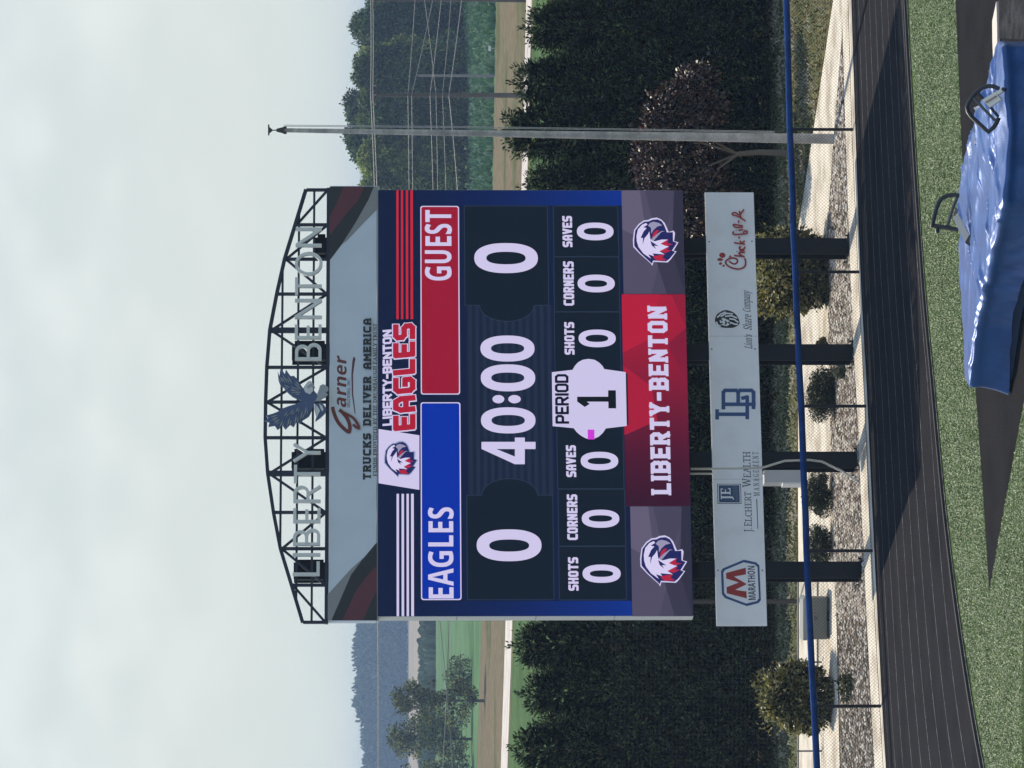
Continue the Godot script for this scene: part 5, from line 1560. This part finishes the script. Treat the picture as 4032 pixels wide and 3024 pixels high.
# ---------------------------------------------------------------- tall pole with rope
func make_flagpole() -> void:
	var t := thing("flagpole", "tall tapering grey pole with a rope and small finial right of the board", "flagpole", Vector3(5.22, 0, -75.4))
	var m := earth("pole_concrete", [[0.0, 0.5, 1.0], [lin(.42, .41, .39), lin(.53, .52, .49), lin(.60, .585, .555)]], 0.8, [[0.2, 0.8], [Color(.8, .8, .8), Color(1, 1, 1)]], 0.3, 0.3, 0.85, 61)
	var b := MB.new()
	var line := []
	for k in 9:
		line.append(Vector3(.16 * k / 8.0, -.2 + 11.95 * k / 8.0, 0))
	b.tube(line, .112, .045, 14)
	obj("pole", b, m, t)
	var dark := plain("finial_dark", lin(.05, .05, .05), 0.5, 0.3)
	b = MB.new()
	b.tube([Vector3(.16, 11.72, 0), Vector3(.16, 11.80, 0), Vector3(.16, 11.88, 0)], .075, .035, 10)
	b.tube([Vector3(.08, 11.70, 0), Vector3(.24, 11.70, 0)], .035, .035, 8)
	obj("truck", b, dark, t)
	b = MB.new()
	b.tube([Vector3(.16, 11.86, 0), Vector3(.16, 12.03, 0)], .014, .012, 6)
	b.bar(Vector3(.05, 12.045, 0), Vector3(.28, 12.045, 0), .03, .05)
	b.prism(PackedVector2Array([Vector2(.09, 12.03), Vector2(.23, 12.03), Vector2(.16, 11.95)]), -.02, .02)
	obj("finial", b, dark, t)
	for s in [.07, .095]:
		b = MB.new()
		b.tube([Vector3(.17 + s, 11.72, .05), Vector3(.15 + s, 8.0, .06), Vector3(.10 + s, 4.0, .08), Vector3(.04 + s + .02, 1.3, .1)], .007, .007, 5, false)
		obj("rope", b, plain("rope_pale", lin(.5, .5, .48), 0.8), t)
	b = MB.new()
	b.tube([Vector3(.145, 1.28, .05), Vector3(.175, 1.2, .08), Vector3(.145, 1.12, .05)], .018, .018, 6)
	obj("cleat", b, dark, t)

# ---------------------------------------------------------------- chain-link fence
func make_fence() -> void:
	var t := thing("chain_link_fence", "black chain-link fence with thick blue top rail along the track", "fence", Vector3.ZERO)
	var p := [Vector2(-14.4, -64.0), Vector2(-11.85, -65.45), Vector2(-9.08, -66.9), Vector2(-6.21, -68.17), Vector2(-3.27, -69.35), Vector2(-.44, -70.29), Vector2(2.26, -71.33), Vector2(5.2, -72.26), Vector2(8.15, -72.95), Vector2(11.1, -73.55), Vector2(14.0, -74.1), Vector2(16.5, -74.5)]
	var black := plain("fence_black", lin(.014, .015, .018), 0.5, 0.0, 0.4)
	var blue := earth("rail_blue", [[0.0, 0.5, 1.0], [lin(.012, .045, .165), lin(.018, .062, .21), lin(.026, .08, .25)]], 2.0, [[0.2, 0.8], [Color(.75, .75, .8), Color(1, 1, 1)]], 0.4, 0.25, 0.5, 71)
	var line := []
	for k in p.size() - 1:
		for s in 4:
			var q: Vector2 = p[k].lerp(p[k + 1], s / 4.0)
			line.append(Vector3(q.x, 1.315 + rng.randf_range(-.008, .008), q.y))
	var b := MB.new()
	b.tube(line, .066, .066, 12)
	obj("top_rail", b, blue, t)
	for q in p:
		b = MB.new()
		b.tube([Vector3(q.x, -.1, q.y), Vector3(q.x, .6, q.y), Vector3(q.x, 1.27, q.y)], .032, .032, 9)
		obj("post", b, black, t)
	for k in p.size() - 1:
		var a: Vector2 = p[k]; var e: Vector2 = p[k + 1]
		var len := a.distance_to(e)
		var d := (e - a) / len
		b = MB.new()
		var hgt := 1.24; var low := .035
		var span := hgt - low
		var n := int(len / .0715)
		for dirn in [1, -1]:
			for j in range(-int(span / .0715) - 1, n + 1):
				# a wire at 45 degrees, clipped to the panel
				var x0 := j * .0715 if dirn > 0 else j * .0715 + span
				var s0: float = x0; var s1: float = x0 + dirn * span
				var y0 := low; var y1 := hgt
				if dirn > 0:
					if s0 < 0: y0 = low - s0; s0 = 0
					if s1 > len: y1 = hgt - (s1 - len); s1 = len
				else:
					if s1 < 0: y1 = hgt + s1; s1 = 0
					if s0 > len: y0 = low + (s0 - len); s0 = len
				if y1 - y0 < .02: continue
				var off: float = .003 * dirn
				var nn := Vector3(-d.y, 0, d.x) * off
				b.bar(Vector3(a.x + d.x * s0, y0, a.y + d.y * s0) + nn, Vector3(a.x + d.x * s1, y1, a.y + d.y * s1) + nn, .0040, .0040)
		var o := obj("chain_link_mesh", b, black, t)
		o.set_meta("kind", "stuff")
	b = MB.new()
	line = []
	for q in p: line.append(Vector3(q.x, .045, q.y))
	b.tube(line, .005, .005, 5)
	obj("tension_wire", b, black, t)

# ---------------------------------------------------------------- covered landing mat
func make_landing_mat() -> void:
	var corner := xz([-.04, -53.82, .12, -54.25, 1.6, -54.62, 3.05, -54.62, 3.62, -53.8, 4.35, -52.3, 4.95, -51.05, 4.84, -50.72, 3.6, -50.66, 2.58, -50.7, 1.83, -51.85, .9, -53.05])
	var out := PackedVector2Array()
	for k in corner.size():
		var a := corner[k]; var e := corner[(k + 1) % corner.size()]
		var n := maxi(3, int(a.distance_to(e) / .035))
		for s in n: out.append(a.lerp(e, float(s) / n))
	# round the corners a little
	for rep in 3:
		var q := out.duplicate()
		for k in out.size():
			q[k] = (out[k] * 2.0 + out[(k + 1) % out.size()] + out[(k + out.size() - 1) % out.size()]) * .25
		out = q
	var cen := Vector2(2.35, -52.6)
	var t := thing("landing_mat", "pole vault landing mat under a wrinkled shiny blue cover", "landing mat", Vector3(cen.x, 0, cen.y))
	var b := MB.new()
	var pp := PackedVector2Array()
	for q in out: pp.append(Vector2((q.x - cen.x) * .965, -(q.y - cen.y) * .965))
	b.t = Transform3D(Basis(Vector3.RIGHT, -PI / 2), Vector3.ZERO)
	b.prism(pp, 0.02, .60)
	obj("mat_body", b, plain("mat_side", lin(.008, .03, .085), 0.7), t)
	# folds of the cover: straight ridges that run roughly along the mat
	var folds := []
	for k in 34:
		var ang := rng.randf_range(-.45, .35) + (PI if rng.randf() < .5 else 0.0) - .25
		folds.append([Vector2(rng.randf_range(.3, 4.6), rng.randf_range(-54.5, -50.9)), Vector2(cos(ang), sin(ang)), rng.randf_range(.5, 1.5), rng.randf_range(.04, .11), rng.randf_range(.025, .075)])
	var crease_at := func(w: Vector2) -> float:
		var s := 0.0
		for q in folds:
			var d: Vector2 = w - q[0]
			var al: float = d.dot(q[1])
			var ac: float = absf(d.cross(q[1]))
			if ac > q[3] * 2.2 or absf(al) > q[2]: continue
			var e: float = 1.0 - absf(al) / q[2]
			s = maxf(s, q[4] * e * (maxf(0.0, 1.0 - ac / q[3]) - 0.3 * maxf(0.0, 1.0 - absf(ac - q[3] * 1.3) / q[3])))
		return s
	# cover: rings from the middle of the top to the hem
	var nz := FastNoiseLite.new()
	nz.seed = 5; nz.frequency = 1.0; nz.fractal_type = FastNoiseLite.FRACTAL_RIDGED; nz.fractal_octaves = 2; nz.fractal_gain = 0.35
	var n2 := FastNoiseLite.new()
	n2.seed = 9; n2.frequency = 1.0; n2.fractal_octaves = 2
	b = MB.new()
	var tops := [0.0]
	for k in 64: tops.append(pow((k + 1) / 64.0, 0.8))
	var sides := [.03, .07, .13, .2, .28, .38, .5, .64, .8, 1.0]
	var m := out.size()
	var grid := []
	var per := 0.0
	for k in m: per += out[k].distance_to(out[(k + 1) % m])
	for r in tops.size() + sides.size():
		var row := PackedVector3Array()
		var along := 0.0
		for k in m:
			var q := out[k] - cen
			along += out[k].distance_to(out[(k + m - 1) % m])
			var w := out[k]
			var slack := smoothstep(0.2, 2.0, w.x) * 0.7 + 0.3          # the cover lies looser on its right half
			if r < tops.size():
				var f: float = tops[r]
				var s := q * f
				var g := s + cen
				# long folds that run with the mat, and small creases across them
				var u := g.x * 0.55 + g.y * 0.25
				var v := g.y * 1.0 - g.x * 0.30
				var fold := nz.get_noise_2d(u * 0.55, v * 1.15)
				var crease := n2.get_noise_2d(g.x * 1.6 + g.y, g.y * 2.6)
				var lift := (fold * 0.05 + crease * 0.014 + float(crease_at.call(g))) * slack * smoothstep(0.0, 0.5, f)
				var sagging := -0.05 * pow(1.0 - f, 2.0)
				row.append(Vector3(s.x, .685 + lift + sagging - .03 * smoothstep(.9, 1.0, f), s.y))
			else:
				var f: float = sides[r - tops.size()]
				var d := q.normalized()
				var lead := nz.get_noise_2d(w.x * 0.9 * .55 + w.y * .25, 0.0) 
				var plait := absf(n2.get_noise_2d(along * 3.2, f * 0.5)) * -0.11 + absf(n2.get_noise_2d(along * 1.1 + f * .6, 9.0)) * -0.07
				var front := smoothstep(-1.2, 0.4, (w.y + 53.2) + (w.x - .9) * .35) # the side towards the camera is pulled tight
				var flare := (0.02 + .16 * f * f) * lerpf(1.0, .35, front)
				var u0 := w.x * 0.55 + w.y * 0.25; var v0 := w.y - w.x * 0.30
				var lift0 := (nz.get_noise_2d(u0 * .55, v0 * 1.15) * 0.05 + n2.get_noise_2d(w.x * 1.6 + w.y, w.y * 2.6) * 0.014 + float(crease_at.call(w))) * slack
				var hem := lerpf(.03, .15, front) + n2.get_noise_2d(along * 1.1, 7.0) * .05
				var y := lerpf(.655 + lift0 * (1.0 - f), maxf(hem, .015), f)
				var off := flare + plait * f * lerpf(1.0, .35, front) * slack + .035 * sin(PI * minf(f * 4.0, 1.0)) * .5
				row.append(Vector3(q.x + d.x * off, y, q.y + d.y * off))
		grid.append(row)
	for r in grid.size():
		for k in m:
			var c: Vector3 = grid[r][k]
			var du: Vector3 = grid[r][(k + 1) % m] - grid[r][(k + m - 1) % m]
			var dv: Vector3 = grid[mini(r + 1, grid.size() - 1)][k] - grid[maxi(r - 1, 0)][k]
			var nn := du.cross(dv)
			if r == 0: nn = Vector3.UP
			nn = nn.normalized()
			var outward := Vector3(c.x, 0, c.z).normalized() * .6 + Vector3.UP * .6
			if nn.dot(outward) < 0: nn = -nn
			b.vert(c, nn)
	for r in grid.size() - 1:
		for k in m:
			var a := r * m + k; var e := r * m + (k + 1) % m
			b.i.append_array([a, e, a + m, e, e + m, a + m])
	b.fix()
	var vinyl := earth("vinyl_blue", [[0.0, 0.5, 1.0], [lin(.003, .068, .26), lin(.005, .082, .31), lin(.007, .096, .35)]], 1.1, [[0.2, 0.8], [Color(.85, .85, .88), Color(1, 1, 1)]], 0.25, 0.12, 0.36, 81)
	vinyl.metallic_specular = 0.6
	vinyl.metallic = 0.22
	vinyl.rim_enabled = true; vinyl.rim = 0.4; vinyl.rim_tint = 1.0
	obj("cover", b, vinyl, t)
	# strap seam along the tight side
	b = MB.new()
	# bent-pipe frames with pale plates that stick out of the cover
	var pipe := plain("frame_pipe", lin(.012, .013, .015), 0.45, 0.0, 0.5)
	var plate := plain("frame_plate", lin(.58, .52, .42), 0.6)
	var f2 := thing("steel_stand", "black bent-pipe frame with pale plank at the back edge of the mat", "steel stand", Vector3(0, .72, -53.6), 0.0, "bent-pipe frames on the landing mat")
	f2.rotation.x = -LEAN * .6
	frame_tube(f2, "hoop", [2.861, 0.834, 2.874, 0.907, 2.865, 0.987, 2.831, 1.050, 2.777, 1.092, 2.700, 1.121, 2.606, 1.147, 2.501, 1.168, 2.392, 1.189, 2.407, 1.149, 2.380, 1.012, 2.339, 0.844], .034, pipe)
	frame_tube(f2, "inner_bar", [2.836, 0.861, 2.711, 0.907, 2.407, 0.987], .026, plain("bar_grey", lin(.07, .075, .07), 0.5))
	frame_tube(f2, "foot_bolt", [2.365, 1.126, 2.296, 1.113], .035, pipe)
	b = MB.new()
	b.prism(points([2.522, 0.907, 2.589, 0.840, 2.255, 0.693, 2.142, 0.748]), .03, .075)
	obj("plank", b, plate, f2)
	b = MB.new()
	b.prism(points([2.543, 0.911, 2.677, 0.869, 2.644, 0.836, 2.581, 0.861]), .035, .07)
	obj("bracket", b, plain("bracket_brown", lin(.16, .11, .08), 0.6), f2)
	b = MB.new()
	b.prism(points([2.138, 0.748, 2.251, 0.693, 2.209, 0.668, 2.088, 0.689]), .03, .07)
	obj("end_block", b, plain("bracket_dark", lin(.05, .035, .03), 0.6), f2)
	var f1 := thing("steel_stand", "black bent-pipe frame with white plate at the right end of the mat", "steel stand", Vector3(0, .72, -50.72), 0.0, "bent-pipe frames on the landing mat")
	f1.rotation.x = -LEAN
	frame_tube(f1, "hoop", [4.242, 0.743, 4.279, 0.813, 4.288, 0.883, 4.265, 0.960, 4.214, 1.030, 4.141, 1.091, 4.064, 1.138, 3.995, 1.161, 3.926, 1.145, 3.860, 1.107, 3.777, 1.030, 3.688, 0.944, 3.626, 0.878, 3.688, 0.813, 3.757, 0.770, 3.827, 0.743], .033, pipe)
	frame_tube(f1, "rail", [4.126, 1.073, 3.957, 0.937, 3.788, 0.794], .022, plain("bar_grey", lin(.07, .075, .07), 0.5))
	frame_tube(f1, "rail", [4.180, 1.006, 4.011, 0.875, 3.842, 0.751], .022, pipe)
	b = MB.new()
	b.prism(points([4.088, 0.937, 4.193, 0.770, 4.079, 0.686, 3.971, 0.844]), .02, .07)
	obj("plate", b, plain("plate_white", lin(.72, .67, .58), 0.55), f1)
	b = MB.new()
	b.prism(points([4.054, 0.897, 4.142, 0.751, 4.122, 0.736, 4.033, 0.878]), .071, .085)
	obj("plate_slot", b, plain("slot_tan", lin(.30, .24, .17), 0.6), f1)
	b = MB.new()
	b.prism(points([4.193, 0.757, 4.230, 0.689, 4.193, 0.661, 4.150, 0.726]), .02, .08)
	obj("end_block", b, plain("plate_white", lin(.72, .67, .58), 0.55), f1)
	b = MB.new()
	b.prism(points([4.227, 0.686, 4.255, 0.671, 4.246, 0.640, 4.218, 0.637, 4.202, 0.658]), .02, .08)
	obj("end_cap", b, pipe, f1)
	# loose silvery sheet caught under the cover at the right
	var s := thing("loose_sheet", "crumpled pale plastic sheet beside the white plate frame", "plastic sheet", Vector3(3.95, 0, -52.6))
	b = MB.new()
	var g := 12
	for iy in g:
		for ix in g:
			var cs := []
			for o in [[0, 0], [1, 0], [1, 1], [0, 1]]:
				var x: float = (ix + o[0]) / float(g) - .5; var y: float = (iy + o[1]) / float(g) - .5
				cs.append(Vector3(x * .55 + y * .2, .66 + n2.get_noise_2d(x * 9 + 3, y * 9) * .10 - y * .12, y * .6 + x * .25))
			b.quad(cs[3], cs[2], cs[1], cs[0])
	obj("sheet", b, plain("sheet_pale", lin(.30, .34, .40), 0.35), s)
	# pale board and dark pad on the runway to the right of the mat
	b = MB.new()
	b.t = Transform3D(Basis(Vector3.RIGHT, -PI / 2), Vector3.ZERO)
	var bp := xz([5.95, -54.92, 5.68, -55.30, 5.36, -55.28, 5.02, -55.20, 5.23, -55.05, 5.30, -54.84, 5.53, -54.85])
	for k in bp.size(): bp[k].y = -bp[k].y
	b.prism(bp, .016, .06)
	tag(obj("pale_board", b, plain("board_cream", lin(.60, .53, .46), 0.6)), "narrow cream board lying behind the mat at the right edge", "board")
	b = MB.new()
	b.t = Transform3D(Basis(Vector3.RIGHT, -PI / 2), Vector3.ZERO)
	bp = xz([6.39, -54.79, 5.36, -54.73, 5.13, -52.56, 4.95, -50.78, 5.92, -50.78])
	for k in bp.size(): bp[k].y = -bp[k].y
	b.prism(bp, .016, .05)
	var pad := earth("pad_rubber", [[0.0, 0.5, 1.0], [lin(.030, .031, .034), lin(.045, .046, .048), lin(.06, .06, .062)]], 0.9, [[0.2, 0.8], [Color(.7, .7, .7), Color(1, 1, 1)]], 0.3, 0.5, 0.9, 91)
	tag(obj("rubber_pad", b, pad), "dark rubber pad on the runway beside the mat's right end", "rubber mat")

const LEAN := 0.55                                       # how far the frames lean back on the cover

func points(a: Array) -> PackedVector2Array:
	var p := xz(a)
	for k in p.size(): p[k].y = (p[k].y - .72) / cos(LEAN)
	return p

func frame_tube(t: Node3D, called: String, a: Array, r: float, m: Material) -> void:
	var line := []
	for k in range(0, a.size(), 2): line.append(Vector3(a[k], (a[k + 1] - .72) / cos(LEAN), 0))
	var b := MB.new()
	b.tube(line, r, r, 9)
	obj(called, b, m, t)
